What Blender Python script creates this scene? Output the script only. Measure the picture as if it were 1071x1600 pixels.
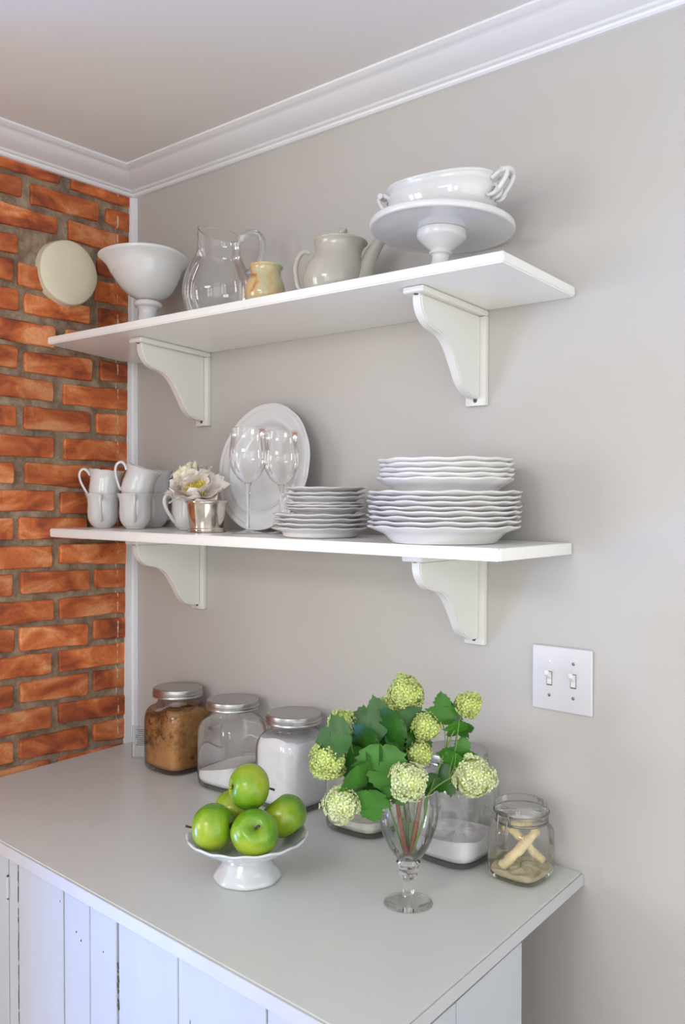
import bpy, bmesh, math, random
from mathutils import Vector, Matrix, Euler
for o in list(bpy.data.objects): bpy.data.objects.remove(o)
SC = bpy.context.scene
COL = SC.collection
PI = math.pi
rnd = random.Random(7)

# ---------------------------------------------------------------- camera
cam = bpy.data.cameras.new('camera'); camo = bpy.data.objects.new('camera', cam); COL.objects.link(camo)
_yaw, _pitch, _roll, _f = 0.7182, -0.0190, 0.0006, 1432.6
fw = Vector((-math.sin(_yaw)*math.cos(_pitch), math.cos(_yaw)*math.cos(_pitch), math.sin(_pitch)))
rt = Vector((math.cos(_yaw), math.sin(_yaw), 0)); upv = rt.cross(fw)
r2 = rt*math.cos(_roll)+upv*math.sin(_roll); u2 = -rt*math.sin(_roll)+upv*math.cos(_roll)
M = Matrix((r2, u2, -fw)).transposed().to_4x4(); M.translation = Vector((2.0135, -1.4623, 1.5548))
camo.matrix_world = M
cam.sensor_fit = 'VERTICAL'; cam.sensor_height = 36; cam.lens = 36*_f/1600
cam.clip_start = 0.05
cam.dof.use_dof = True; cam.dof.focus_distance = 1.75; cam.dof.aperture_fstop = 9
SC.camera = camo
# ---------------------------------------------------------------- world, light, exposure
w = bpy.data.worlds.new('world'); SC.world = w; w.use_nodes = True
bg = w.node_tree.nodes['Background']; bg.inputs[0].default_value = (0.94, 0.98, 1.0, 1); bg.inputs[1].default_value = 1.75
SC.view_settings.view_transform = 'Standard'; SC.view_settings.look = 'None'
SC.view_settings.exposure = 0.26; SC.view_settings.gamma = 1.0; SC.view_settings.use_curve_mapping = False
SC.cycles.transparent_max_bounces = 40; SC.cycles.max_bounces = 12
def area(name, loc, aim, sx, sy, watts, col):
    l = bpy.data.lights.new(name, 'AREA'); l.shape = 'RECTANGLE'; l.size = sx; l.size_y = sy; l.energy = watts; l.color = col
    o = bpy.data.objects.new(name, l); COL.objects.link(o); o.location = loc
    o.rotation_euler = (Vector(aim)-Vector(loc)).to_track_quat('-Z', 'Y').to_euler()
    return o
WIN = [(-1.75, 0.62), (-0.95, 0.62), (1.95, 0.62), (2.75, 0.62)]      # window centres (x) and widths in the far wall
for i, (wx, ww) in enumerate(WIN):
    area('window_daylight', (wx, -3.99, 1.55), (wx, 0, 1.55), ww, 1.3, 25 if i < 2 else 9, (0.93, 0.96, 1.0))
area('overhead_fill', (1.3, -2.5, 2.33), (1.1, -1.6, 0.0), 0.9, 0.9, 26, (1.0, 0.98, 0.93))  # added overhead fill to brighten the worktop; no ceiling fixture behind it
area('cool_low_fill', (-1.0, -1.75, 0.44), (0.35, -0.6, 0.40), 0.8, 0.8, 58, (0.12, 0.34, 1.0))  # added low blue light for the cabinet front; no doorway stands there

# ---------------------------------------------------------------- materials
MATS = {}
def nt(name):
    m = bpy.data.materials.new(name); m.use_nodes = True; MATS[name] = m
    t = m.node_tree; return m, t, t.nodes['Principled BSDF']
def N(t, kind, **kw):
    n = t.nodes.new(kind)
    for k, v in kw.items():
        if k in n.inputs.keys(): n.inputs[k].default_value = v
        else: setattr(n, k, v)
    return n
def simple(name, col, rough=0.5, metal=0.0, bump=0.0, bscale=60, mottle=0.0, mscale=3, spec=0.5, coat=0, sss=0, detail=4, stretch=None):
    m, t, b = nt(name)
    b.inputs['Base Color'].default_value = (*col, 1); b.inputs['Roughness'].default_value = rough; b.inputs['Metallic'].default_value = metal
    b.inputs['Specular IOR Level'].default_value = spec
    if coat: b.inputs['Coat Weight'].default_value = coat; b.inputs['Coat Roughness'].default_value = 0.05
    if sss: b.inputs['Subsurface Weight'].default_value = sss; b.inputs['Subsurface Radius'].default_value = (0.01, 0.008, 0.004); b.inputs['Subsurface Scale'].default_value = 0.5
    tc = N(t, 'ShaderNodeTexCoord'); src = tc.outputs['Object']
    if stretch:
        mp = N(t, 'ShaderNodeMapping'); mp.inputs['Scale'].default_value = stretch; t.links.new(src, mp.inputs[0]); src = mp.outputs[0]
    if mottle:
        n = N(t, 'ShaderNodeTexNoise', Scale=mscale, Detail=detail); t.links.new(src, n.inputs['Vector'])
        r = N(t, 'ShaderNodeMapRange'); t.links.new(n.outputs[0], r.inputs[0]); r.inputs[1].default_value = .3; r.inputs[2].default_value = .7
        r.inputs[3].default_value = 1-mottle; r.inputs[4].default_value = 1+mottle
        mx = N(t, 'ShaderNodeVectorMath', operation='SCALE'); mx.inputs[0].default_value = col
        t.links.new(r.outputs[0], mx.inputs['Scale']); t.links.new(mx.outputs[0], b.inputs['Base Color'])
    if bump:
        n = N(t, 'ShaderNodeTexNoise', Scale=bscale, Detail=5); t.links.new(src, n.inputs['Vector'])
        bp = N(t, 'ShaderNodeBump', Strength=bump, Distance=0.002); t.links.new(n.outputs[0], bp.inputs['Height']); t.links.new(bp.outputs[0], b.inputs['Normal'])
    return m
simple('wall_paint', (0.53, 0.505, 0.475), 0.6, bump=0.15, bscale=40, mottle=0.012, mscale=1.5)
simple('ceiling_paint', (0.78, 0.755, 0.735), 0.7, mottle=0.02, mscale=1.5)
simple('trim_paint', (0.82, 0.82, 0.84), 0.35, bump=0.2, bscale=25)
simple('shelf_paint', (0.86, 0.85, 0.81), 0.28, bump=0.15, bscale=30, mottle=0.015, mscale=6)
simple('bracket_paint', (0.76, 0.75, 0.70), 0.3, bump=0.1, bscale=30)
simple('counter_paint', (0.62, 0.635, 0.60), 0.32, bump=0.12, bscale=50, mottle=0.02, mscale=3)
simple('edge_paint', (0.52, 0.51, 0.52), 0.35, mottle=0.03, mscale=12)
simple('ceramic', (0.72, 0.715, 0.70), 0.09, coat=0.4)
simple('ceramic_cup', (0.72, 0.72, 0.705), 0.07, coat=0.4)
simple('ceramic_cream', (0.50, 0.465, 0.40), 0.16, coat=0.4, mottle=0.06, mscale=14)
simple('ceramic_plate', (0.76, 0.74, 0.72), 0.16, coat=0.2)
simple('ceramic_platter', (0.68, 0.68, 0.68), 0.12, coat=0.3)
simple('ceramic_stand', (0.66, 0.68, 0.70), 0.12, coat=0.5, mottle=0.04, mscale=20)
simple('lid_metal', (0.52, 0.515, 0.51), 0.33, metal=1.0, bump=0.1, bscale=200)
simple('silver', (0.72, 0.66, 0.58), 0.12, metal=1.0, mottle=0.18, mscale=45)
simple('wire', (0.25, 0.24, 0.23), 0.35, metal=0.8)
simple('screw_metal', (0.10, 0.09, 0.085), 0.5, metal=0.3)
simple('dark_gap', (0.07, 0.055, 0.045), 0.9)
simple('switch_plastic', (0.66, 0.65, 0.67), 0.3)
simple('toggle_plastic', (0.78, 0.77, 0.74), 0.25)
simple('vent_paint', (0.72, 0.66, 0.49), 0.5, bump=0.25, bscale=35, mottle=0.03, mscale=12)
simple('petal', (0.88, 0.80, 0.73), 0.6, sss=0.25, mottle=0.06, mscale=40)
simple('petal_cream', (0.88, 0.83, 0.62), 0.6, sss=0.25, mottle=0.08, mscale=40)
simple('stamen', (0.85, 0.68, 0.06), 0.6)
simple('floret', (0.62, 0.70, 0.24), 0.6, sss=0.15, mottle=0.22, mscale=60)
simple('floret_pale', (0.74, 0.79, 0.46), 0.6, sss=0.15, mottle=0.18, mscale=60)
simple('leaf', (0.022, 0.105, 0.008), 0.42, mottle=0.3, mscale=30, bump=0.3, bscale=90)
simple('leaf_light', (0.045, 0.18, 0.014), 0.42, mottle=0.25, mscale=30, bump=0.3, bscale=90)
simple('green_stem', (0.16, 0.27, 0.05), 0.5)
simple('woody_stem', (0.24, 0.085, 0.03), 0.6, mottle=0.35, mscale=60)
simple('apple_stem', (0.07, 0.035, 0.015), 0.7)
simple('sugar_white', (0.80, 0.79, 0.80), 0.9, bump=0.3, bscale=300, mottle=0.02, mscale=60)
simple('flour', (0.80, 0.79, 0.80), 0.9, bump=0.5, bscale=70, mottle=0.04, mscale=40)
simple('oat_flour', (0.66, 0.63, 0.56), 0.9, bump=0.6, bscale=120, mottle=0.1, mscale=90)
simple('biscuit', (0.72, 0.58, 0.33), 0.8, bump=0.8, bscale=90, mottle=0.18, mscale=60)
simple('crumb', (0.52, 0.46, 0.30), 0.9, bump=0.8, bscale=120, mottle=0.15, mscale=80)
simple('card_paper', (0.42, 0.42, 0.40), 0.5)
simple('ink', (0.06, 0.06, 0.06), 0.7)
simple('wood_floor', (0.60, 0.53, 0.45), 0.4, mottle=0.2, mscale=6, stretch=(1, 12, 1))
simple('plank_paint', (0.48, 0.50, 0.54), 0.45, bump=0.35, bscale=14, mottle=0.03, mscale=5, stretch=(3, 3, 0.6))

def brickmat():
    m, t, b = nt('brick')
    tc = N(t, 'ShaderNodeTexCoord'); geo = N(t, 'ShaderNodeNewGeometry'); oi = N(t, 'ShaderNodeObjectInfo')
    # every brick samples its own place in the noise
    off = N(t, 'ShaderNodeVectorMath', operation='SCALE'); off.inputs[0].default_value = (13, 7, 19); t.links.new(oi.outputs['Random'], off.inputs['Scale'])
    add = N(t, 'ShaderNodeVectorMath', operation='ADD'); t.links.new(tc.outputs['Object'], add.inputs[0]); t.links.new(off.outputs[0], add.inputs[1])
    mp = N(t, 'ShaderNodeMapping'); mp.inputs['Scale'].default_value = (1, 0.62, 1.3); t.links.new(add.outputs[0], mp.inputs[0])
    n1 = N(t, 'ShaderNodeTexNoise', Scale=13, Detail=3, Roughness=0.55, Distortion=0.6); t.links.new(mp.outputs[0], n1.inputs['Vector'])
    cr = N(t, 'ShaderNodeValToRGB'); t.links.new(n1.outputs[0], cr.inputs[0])
    e = cr.color_ramp.elements; e[0].position = .34; e[0].color = (0.26, 0.055, 0.02, 1); e[1].position = .66; e[1].color = (0.80, 0.33, 0.14, 1)
    x = e.new(.46); x.color = (0.50, 0.115, 0.032, 1); x = e.new(.54); x.color = (0.64, 0.175, 0.048, 1)
    # per brick shift
    hv = N(t, 'ShaderNodeHueSaturation'); t.links.new(cr.outputs[0], hv.inputs['Color'])
    mr = N(t, 'ShaderNodeMapRange'); t.links.new(oi.outputs['Random'], mr.inputs[0]); mr.inputs[3].default_value = 0.78; mr.inputs[4].default_value = 1.12; t.links.new(mr.outputs[0], hv.inputs['Value'])
    # speckle
    n2 = N(t, 'ShaderNodeTexNoise', Scale=160, Detail=3); t.links.new(tc.outputs['Object'], n2.inputs['Vector'])
    r2_ = N(t, 'ShaderNodeMapRange'); t.links.new(n2.outputs[0], r2_.inputs[0]); r2_.inputs[1].default_value = .3; r2_.inputs[2].default_value = .7; r2_.inputs[3].default_value = .88; r2_.inputs[4].default_value = 1.1
    sc_ = N(t, 'ShaderNodeVectorMath', operation='SCALE'); t.links.new(hv.outputs[0], sc_.inputs[0]); t.links.new(r2_.outputs[0], sc_.inputs['Scale'])
    paint_line(t, geo, sc_.outputs[0], b)
    b.inputs['Roughness'].default_value = 0.8
    bp = N(t, 'ShaderNodeBump', Strength=0.5, Distance=0.002); t.links.new(n2.outputs[0], bp.inputs['Height'])
    n3 = N(t, 'ShaderNodeTexNoise', Scale=25, Detail=3); t.links.new(tc.outputs['Object'], n3.inputs['Vector'])
    bp2 = N(t, 'ShaderNodeBump', Strength=0.5, Distance=0.006); t.links.new(n3.outputs[0], bp2.inputs['Height']); t.links.new(bp.outputs[0], bp2.inputs['Normal'])
    t.links.new(bp2.outputs[0], b.inputs['Normal'])
def paint_line(t, geo, colsock, b):
    # thin dribbled line of white paint left on the bricks beside the corner
    sp = N(t, 'ShaderNodeSeparateXYZ'); t.links.new(geo.outputs['Position'], sp.inputs[0])
    s = N(t, 'ShaderNodeMath', operation='ADD'); t.links.new(sp.outputs['Y'], s.inputs[0]); s.inputs[1].default_value = 0.054
    a = N(t, 'ShaderNodeMath', operation='ABSOLUTE'); t.links.new(s.outputs[0], a.inputs[0])
    nn = N(t, 'ShaderNodeTexNoise', Scale=55, Detail=3); t.links.new(geo.outputs['Position'], nn.inputs['Vector'])
    mr = N(t, 'ShaderNodeMapRange'); t.links.new(nn.outputs[0], mr.inputs[0]); mr.inputs[1].default_value = .45; mr.inputs[2].default_value = .75; mr.inputs[3].default_value = 0.0; mr.inputs[4].default_value = 0.0035
    lt = N(t, 'ShaderNodeMath', operation='LESS_THAN'); t.links.new(a.outputs[0], lt.inputs[0]); t.links.new(mr.outputs[0], lt.inputs[1])
    mx = N(t, 'ShaderNodeMix', data_type='RGBA'); t.links.new(lt.outputs[0], mx.inputs[0]); t.links.new(colsock, mx.inputs[6]); mx.inputs[7].default_value = (0.7, 0.62, 0.5, 1)
    t.links.new(mx.outputs[2], b.inputs['Base Color'])
brickmat()
def mortarmat():
    m, t, b = nt('mortar')
    geo = N(t, 'ShaderNodeNewGeometry')
    n1 = N(t, 'ShaderNodeTexNoise', Scale=22, Detail=6, Roughness=.7); t.links.new(geo.outputs['Position'], n1.inputs['Vector'])
    cr = N(t, 'ShaderNodeValToRGB'); t.links.new(n1.outputs[0], cr.inputs[0])
    e = cr.color_ramp.elements; e[0].position = .33; e[0].color = (0.16, 0.115, 0.08, 1); e[1].position = .64; e[1].color = (0.44, 0.34, 0.23, 1)
    x = e.new(.48); x.color = (0.29, 0.205, 0.135, 1)
    paint_line(t, geo, cr.outputs[0], b)
    b.inputs['Roughness'].default_value = 0.95
    n2 = N(t, 'ShaderNodeTexNoise', Scale=90, Detail=6, Roughness=.7); t.links.new(geo.outputs['Position'], n2.inputs['Vector'])
    bp = N(t, 'ShaderNodeBump', Strength=0.9, Distance=0.005); t.links.new(n2.outputs[0], bp.inputs['Height']); t.links.new(bp.outputs[0], b.inputs['Normal'])
mortarmat()
def glassmat(name, tint=(0.99, 0.995, 0.99), edge=(0.62, 0.64, 0.63), ior=1.45, rough=0.0, power=4.5, haze=0.0):
    # thin walled glass: clear face on, greyer and more mirror-like towards grazing angles
    m = bpy.data.materials.new(name); m.use_nodes = True; MATS[name] = m; t = m.node_tree; t.nodes.clear()
    out = N(t, 'ShaderNodeOutputMaterial'); mix = N(t, 'ShaderNodeMixShader'); tr = N(t, 'ShaderNodeBsdfTransparent'); gl = N(t, 'ShaderNodeBsdfGlossy')
    gl.inputs['Roughness'].default_value = rough; gl.inputs['Color'].default_value = (1, 1, 1, 1)
    lw = N(t, 'ShaderNodeLayerWeight', Blend=0.5); p = N(t, 'ShaderNodeMath', operation='POWER'); t.links.new(lw.outputs['Facing'], p.inputs[0]); p.inputs[1].default_value = power
    mc = N(t, 'ShaderNodeMix', data_type='RGBA'); t.links.new(p.outputs[0], mc.inputs[0]); mc.inputs[6].default_value = (*tint, 1); mc.inputs[7].default_value = (*edge, 1)
    t.links.new(mc.outputs[2], tr.inputs['Color'])
    fr = N(t, 'ShaderNodeFresnel', IOR=ior); sq = N(t, 'ShaderNodeMath', operation='MULTIPLY'); t.links.new(fr.outputs[0], sq.inputs[0]); sq.inputs[1].default_value = 1.25
    mn = N(t, 'ShaderNodeMath', operation='MINIMUM'); t.links.new(sq.outputs[0], mn.inputs[0]); mn.inputs[1].default_value = 0.75
    t.links.new(mn.outputs[0], mix.inputs[0]); t.links.new(tr.outputs[0], mix.inputs[1]); t.links.new(gl.outputs[0], mix.inputs[2])
    last = mix.outputs[0]
    if haze:
        df = N(t, 'ShaderNodeBsdfDiffuse'); df.inputs['Color'].default_value = (.82, .81, .80, 1)
        tc = N(t, 'ShaderNodeTexCoord'); nz = N(t, 'ShaderNodeTexNoise', Scale=22, Detail=7, Roughness=.7); t.links.new(tc.outputs['Object'], nz.inputs['Vector'])
        sp = N(t, 'ShaderNodeSeparateXYZ'); t.links.new(tc.outputs['Object'], sp.inputs[0])
        zr = N(t, 'ShaderNodeMapRange'); t.links.new(sp.outputs['Z'], zr.inputs[0]); zr.inputs[1].default_value = 0.15; zr.inputs[2].default_value = 0.06; zr.inputs[3].default_value = 0.0; zr.inputs[4].default_value = 1.0
        nr = N(t, 'ShaderNodeMapRange'); t.links.new(nz.outputs[0], nr.inputs[0]); nr.inputs[1].default_value = .45; nr.inputs[2].default_value = .62; nr.inputs[3].default_value = 0.03; nr.inputs[4].default_value = haze
        ml = N(t, 'ShaderNodeMath', operation='MULTIPLY'); z2 = N(t, 'ShaderNodeMapRange'); t.links.new(sp.outputs['Z'], z2.inputs[0]); z2.inputs[1].default_value = 0.045; z2.inputs[2].default_value = 0.07; mz = N(t, 'ShaderNodeMath', operation='MULTIPLY'); t.links.new(zr.outputs[0], mz.inputs[0]); t.links.new(z2.outputs[0], mz.inputs[1]); t.links.new(mz.outputs[0], ml.inputs[0]); t.links.new(nr.outputs[0], ml.inputs[1])
        m2 = N(t, 'ShaderNodeMixShader'); t.links.new(ml.outputs[0], m2.inputs[0]); t.links.new(last, m2.inputs[1]); t.links.new(df.outputs[0], m2.inputs[2]); last = m2.outputs[0]
    t.links.new(last, out.inputs[0])
    return m
glassmat('glass'); glassmat('jar_glass', edge=(0.42, 0.44, 0.42), power=4.5); glassmat('dusty_jar_glass', edge=(0.42, 0.44, 0.42), power=4.5, haze=0.42)
glassmat('foot_glass', edge=(0.93, 0.94, 0.93), ior=1.18, power=4); glassmat('water', tint=(0.93, 0.94, 0.94), edge=(0.8, 0.82, 0.82), ior=1.33)
glassmat('acrylic', tint=(0.9, 0.9, 0.89), edge=(0.6, 0.6, 0.58))
m, t, b = nt('solid_glass'); b.inputs['Base Color'].default_value = (0.97, 0.98, 0.98, 1); b.inputs['Transmission Weight'].default_value = 1; b.inputs['Roughness'].default_value = 0.0; b.inputs['IOR'].default_value = 1.45
def applemat():
    m, t, b = nt('apple_skin')
    tc = N(t, 'ShaderNodeTexCoord'); oi = N(t, 'ShaderNodeObjectInfo')
    n1 = N(t, 'ShaderNodeTexNoise', Scale=22, Detail=3); t.links.new(tc.outputs['Object'], n1.inputs['Vector'])
    sp = N(t, 'ShaderNodeSeparateXYZ'); t.links.new(tc.outputs['Object'], sp.inputs[0])
    a = N(t, 'ShaderNodeMath', operation='MULTIPLY_ADD'); t.links.new(sp.outputs['Y'], a.inputs[0]); a.inputs[1].default_value = -5.0; t.links.new(n1.outputs[0], a.inputs[2])
    cr = N(t, 'ShaderNodeValToRGB'); t.links.new(a.outputs[0], cr.inputs[0])
    e = cr.color_ramp.elements; e[0].position = .35; e[0].color = (0.10, 0.28, 0.010, 1); e[1].position = .72; e[1].color = (0.34, 0.44, 0.025, 1); x = e.new(.52); x.color = (0.19, 0.36, 0.014, 1)
    v = N(t, 'ShaderNodeTexVoronoi', Scale=170); t.links.new(tc.outputs['Object'], v.inputs['Vector'])
    lt = N(t, 'ShaderNodeMath', operation='LESS_THAN'); t.links.new(v.outputs['Distance'], lt.inputs[0]); lt.inputs[1].default_value = 0.11
    mx = N(t, 'ShaderNodeMix', data_type='RGBA'); t.links.new(lt.outputs[0], mx.inputs[0]); t.links.new(cr.outputs[0], mx.inputs[6]); mx.inputs[7].default_value = (0.36, 0.52, 0.10, 1)
    # darker green in the stem and blossom hollows
    rr = N(t, 'ShaderNodeVectorMath', operation='LENGTH'); cb = N(t, 'ShaderNodeCombineXYZ'); t.links.new(sp.outputs['X'], cb.inputs[0]); t.links.new(sp.outputs['Y'], cb.inputs[1]); t.links.new(cb.outputs[0], rr.inputs[0])
    rm = N(t, 'ShaderNodeMapRange'); t.links.new(rr.outputs['Value'], rm.inputs[0]); rm.inputs[1].default_value = .003; rm.inputs[2].default_value = .0075; rm.inputs[3].default_value = 0.75; rm.inputs[4].default_value = 0
    m2 = N(t, 'ShaderNodeMix', data_type='RGBA'); t.links.new(rm.outputs[0], m2.inputs[0]); t.links.new(mx.outputs[2], m2.inputs[6]); m2.inputs[7].default_value = (0.06, 0.10, 0.01, 1)
    t.links.new(m2.outputs[2], b.inputs['Base Color']); b.inputs['Roughness'].default_value = 0.27; b.inputs['Coat Weight'].default_value = .15
applemat()
def onyxmat():
    m, t, b = nt('onyx')
    tc = N(t, 'ShaderNodeTexCoord'); n1 = N(t, 'ShaderNodeTexNoise', Scale=22, Detail=4, Distortion=1.2); t.links.new(tc.outputs['Object'], n1.inputs['Vector'])
    sp = N(t, 'ShaderNodeSeparateXYZ'); t.links.new(tc.outputs['Object'], sp.inputs[0])
    a = N(t, 'ShaderNodeMath', operation='MULTIPLY_ADD'); t.links.new(sp.outputs['X'], a.inputs[0]); a.inputs[1].default_value = -2.2; t.links.new(n1.outputs[0], a.inputs[2])
    cr = N(t, 'ShaderNodeValToRGB'); t.links.new(a.outputs[0], cr.inputs[0])
    e = cr.color_ramp.elements; e[0].position = .40; e[0].color = (0.52, 0.49, 0.28, 1); e[1].position = .66; e[1].color = (0.38, 0.11, 0.03, 1); x = e.new(.52); x.color = (0.62, 0.42, 0.19, 1)
    t.links.new(cr.outputs[0], b.inputs['Base Color']); b.inputs['Roughness'].default_value = 0.12; b.inputs['Coat Weight'].default_value = .4
onyxmat()
def sugarmat():
    m, t, b = nt('brown_sugar')
    tc = N(t, 'ShaderNodeTexCoord'); n1 = N(t, 'ShaderNodeTexNoise', Scale=75, Detail=6, Roughness=.75); t.links.new(tc.outputs['Object'], n1.inputs['Vector'])
    big = N(t, 'ShaderNodeTexNoise', Scale=9, Detail=2); t.links.new(tc.outputs['Object'], big.inputs['Vector'])
    a0 = N(t, 'ShaderNodeMath', operation='ADD'); t.links.new(n1.outputs[0], a0.inputs[0]); t.links.new(big.outputs[0], a0.inputs[1]); a = N(t, 'ShaderNodeMath', operation='MULTIPLY'); t.links.new(a0.outputs[0], a.inputs[0]); a.inputs[1].default_value = 0.5
    cr = N(t, 'ShaderNodeValToRGB'); t.links.new(a.outputs[0], cr.inputs[0])
    mu = cr.color_ramp.elements; mu[0].position = .41; mu[0].color = (0.16, 0.06, 0.02, 1); mu[1].position = .56; mu[1].color = (0.60, 0.30, 0.095, 1); x = mu.new(.47); x.color = (0.44, 0.20, 0.06, 1)
    t.links.new(cr.outputs[0], b.inputs['Base Color']); b.inputs['Roughness'].default_value = .9
    bp = N(t, 'ShaderNodeBump', Strength=0.9, Distance=0.004); t.links.new(n1.outputs[0], bp.inputs['Height']); t.links.new(bp.outputs[0], b.inputs['Normal'])
sugarmat()

# ---------------------------------------------------------------- helpers
def link(name, me, mat, parent=None, sharp=40, loc=None):
    if mat: me.materials.append(MATS[mat] if isinstance(mat, str) else mat)
    o = bpy.data.objects.new(name, me); COL.objects.link(o)
    if sharp is not None and len(me.polygons):
        me.polygons.foreach_set('use_smooth', [True]*len(me.polygons)); me.set_sharp_from_angle(angle=math.radians(sharp))
    if parent: o.parent = parent
    if loc is not None: o.location = loc
    return o
def mesh(name, vs, fs, mat, parent=None, sharp=40, loc=None):
    me = bpy.data.meshes.new(name); me.from_pydata([tuple(v) for v in vs], [], fs); me.update()
    return link(name, me, mat, parent, sharp, loc)
def frombm(name, bm, mat, parent=None, sharp=40, loc=None):
    bmesh.ops.recalc_face_normals(bm, faces=bm.faces)
    me = bpy.data.meshes.new(name); bm.to_mesh(me); bm.free()
    return link(name, me, mat, parent, sharp, loc)
def tag(o, label=None, cat=None, group=None, kind=None):
    if label: o['label'] = label
    if cat: o['category'] = cat
    if group: o['group'] = group
    if kind: o['kind'] = kind
    return o
def thing(name, label, cat, loc=(0, 0, 0), rot=(0, 0, 0), group=None):
    o = bpy.data.objects.new(name, None); COL.objects.link(o); o.empty_display_size = 0.03
    o.location = loc; o.rotation_euler = rot
    return tag(o, label, cat, group)
def copy_tree(o, parent=None):
    c = o.copy(); COL.objects.link(c)
    if parent: c.parent = parent
    for ch in list(o.children): copy_tree(ch, c)
    return c
def addbox(bm, p0, p1, bev=0.0, seg=2):
    r = bmesh.ops.create_cube(bm, size=1); vs = r['verts']
    for v in vs:
        v.co = Vector([(p0[i]+p1[i])/2 + v.co[i]*(p1[i]-p0[i]) for i in range(3)])
    if bev: bmesh.ops.bevel(bm, geom=list({e for v in vs for e in v.link_edges}), offset=bev, segments=seg, affect='EDGES', profile=0.6)
def box(name, p0, p1, mat, parent=None, bev=0.0, **k):
    bm = bmesh.new(); addbox(bm, p0, p1, bev); return frombm(name, bm, mat, parent, 35, **k)
def prism(name, poly, ax, a0, a1, mat, parent=None, bev=0.0, seg=2, fn=None):
    # poly: 2-D outline in the two axes other than ax
    bm = bmesh.new(); A = []; B = []
    def P3(p, a):
        q = list(p); q.insert(ax, a); return q
    for p in poly: A.append(bm.verts.new(P3(p, a0))); B.append(bm.verts.new(P3(p, a1)))
    n = len(poly); fa = bm.faces.new(A); fb = bm.faces.new(B[::-1])
    for i in range(n): bm.faces.new((A[i], A[(i+1) % n], B[(i+1) % n], B[i]))
    bmesh.ops.recalc_face_normals(bm, faces=bm.faces)
    if bev: bmesh.ops.bevel(bm, geom=list({e for f in (fa, fb) for e in f.edges}), offset=bev, segments=seg, affect='EDGES')
    if fn:
        for v in bm.verts: v.co = Vector(fn(*v.co))
    return frombm(name, bm, mat, parent, 35)
def lathe_data(prof, seg=48, fn=None):
    vs = []; fs = []; rings = []
    for i, (r, z) in enumerate(prof):
        if r < 1e-6:
            rings.append([len(vs)]); vs.append((0, 0, z))
        else:
            ring = []
            for k in range(seg):
                a = 2*PI*k/seg
                p = fn(r, z, a, i) if fn else (r*math.cos(a), r*math.sin(a), z)
                ring.append(len(vs)); vs.append(p)
            rings.append(ring)
    for a, b in zip(rings, rings[1:]):
        if len(a) == 1 and len(b) == 1: continue
        for k in range(seg):
            k2 = (k+1) % seg
            if len(a) == 1: fs.append((a[0], b[k2], b[k]))
            elif len(b) == 1: fs.append((a[k], a[k2], b[0]))
            else: fs.append((a[k], a[k2], b[k2], b[k]))
    return vs, fs
def lathe(name, prof, mat, parent=None, seg=48, fn=None, sharp=50, loc=None):
    vs, fs = lathe_data(prof, seg, fn); return mesh(name, vs, fs, mat, parent, sharp, loc)
def spl(pts, n=6):
    # Catmull-Rom through the points
    P = [Vector(p) for p in pts]; out = []
    for i in range(len(P)-1):
        p0 = P[i-1] if i else 2*P[0]-P[1]; p1 = P[i]; p2 = P[i+1]; p3 = P[i+2] if i+2 < len(P) else 2*P[-1]-P[-2]
        for k in range(n):
            t = k/n; out.append(0.5*((2*p1)+(p2-p0)*t+(2*p0-5*p1+4*p2-p3)*t*t+(3*p1-p0-3*p2+p3)*t**3))
    out.append(P[-1]); return out
def rspl(pts, n=6): return [(max(0.0, v[0]), v[1]) for v in spl([(p[0], p[1], 0) for p in pts], n)]
def tube_data(path, rad, seg=8, caps=True, flat=1.0):
    vs = []; fs = []; P = [Vector(p) for p in path]; n = len(P)
    R = rad if isinstance(rad, (list, tuple)) else [rad]*n
    if len(R) != n:
        K = R; R = []
        for i in range(n):
            f = i/(n-1)*(len(K)-1); j = min(int(f), len(K)-2); R.append(K[j]+(K[j+1]-K[j])*(f-j))
    nrm = None
    for i in range(n):
        t = (P[min(i+1, n-1)]-P[max(i-1, 0)]).normalized()
        if nrm is None: nrm = t.orthogonal().normalized()
        nrm = (nrm-t*nrm.dot(t)).normalized(); bn = t.cross(nrm)
        for k in range(seg):
            a = 2*PI*k/seg; vs.append(P[i]+(nrm*math.cos(a)*flat+bn*math.sin(a))*R[i])
    for i in range(n-1):
        for k in range(seg): fs.append((i*seg+k, i*seg+(k+1) % seg, (i+1)*seg+(k+1) % seg, (i+1)*seg+k))
    if caps: fs.append(tuple(range(seg))[::-1]); fs.append(tuple((n-1)*seg+k for k in range(seg)))
    return vs, fs
def tube(name, path, rad, mat, parent=None, seg=8, flat=1.0, **k):
    vs, fs = tube_data(path, rad, seg, True, flat); return mesh(name, vs, fs, mat, parent, 60, **k)
def merge(parts):
    V = []; F = []
    for vs, fs in parts:
        o = len(V); V += list(vs); F += [tuple(i+o for i in f) for f in fs]
    return V, F

# ---------------------------------------------------------------- the room
BA, SHR = -0.0651, 0.006
def xb(y, z): return BA*y+SHR*(z-0.9)          # face of the brick wall (slightly out of square)
CEIL = 2.3701
def struct(o): o['kind'] = 'structure'; return o
struct(box('wall_back', (-0.25, 0.0, 0.0), (3.7, 0.12, CEIL+0.1), 'wall_paint'))
struct(box('ceiling', (-2.9, -4.0, CEIL), (3.7, 0.0, CEIL+0.1), 'ceiling_paint'))
struct(box('floor', (-2.9, -4.0, -0.05), (3.7, 0.12, 0.0), 'wood_floor'))
LEND = -1.06
bm = bmesh.new(); NY, NZ = 40, 70
g = [[bm.verts.new((xb(LEND*i/NY, CEIL*j/NZ)-(0.009 if i > 1 else 0.0012)+0.0035*(rnd.random()-.3)*(i > 1), LEND*i/NY, CEIL*j/NZ)) for j in range(NZ+1)] for i in range(NY+1)]
for i in range(NY):
    for j in range(NZ): bm.faces.new((g[i][j], g[i+1][j], g[i+1][j+1], g[i][j+1]))
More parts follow.
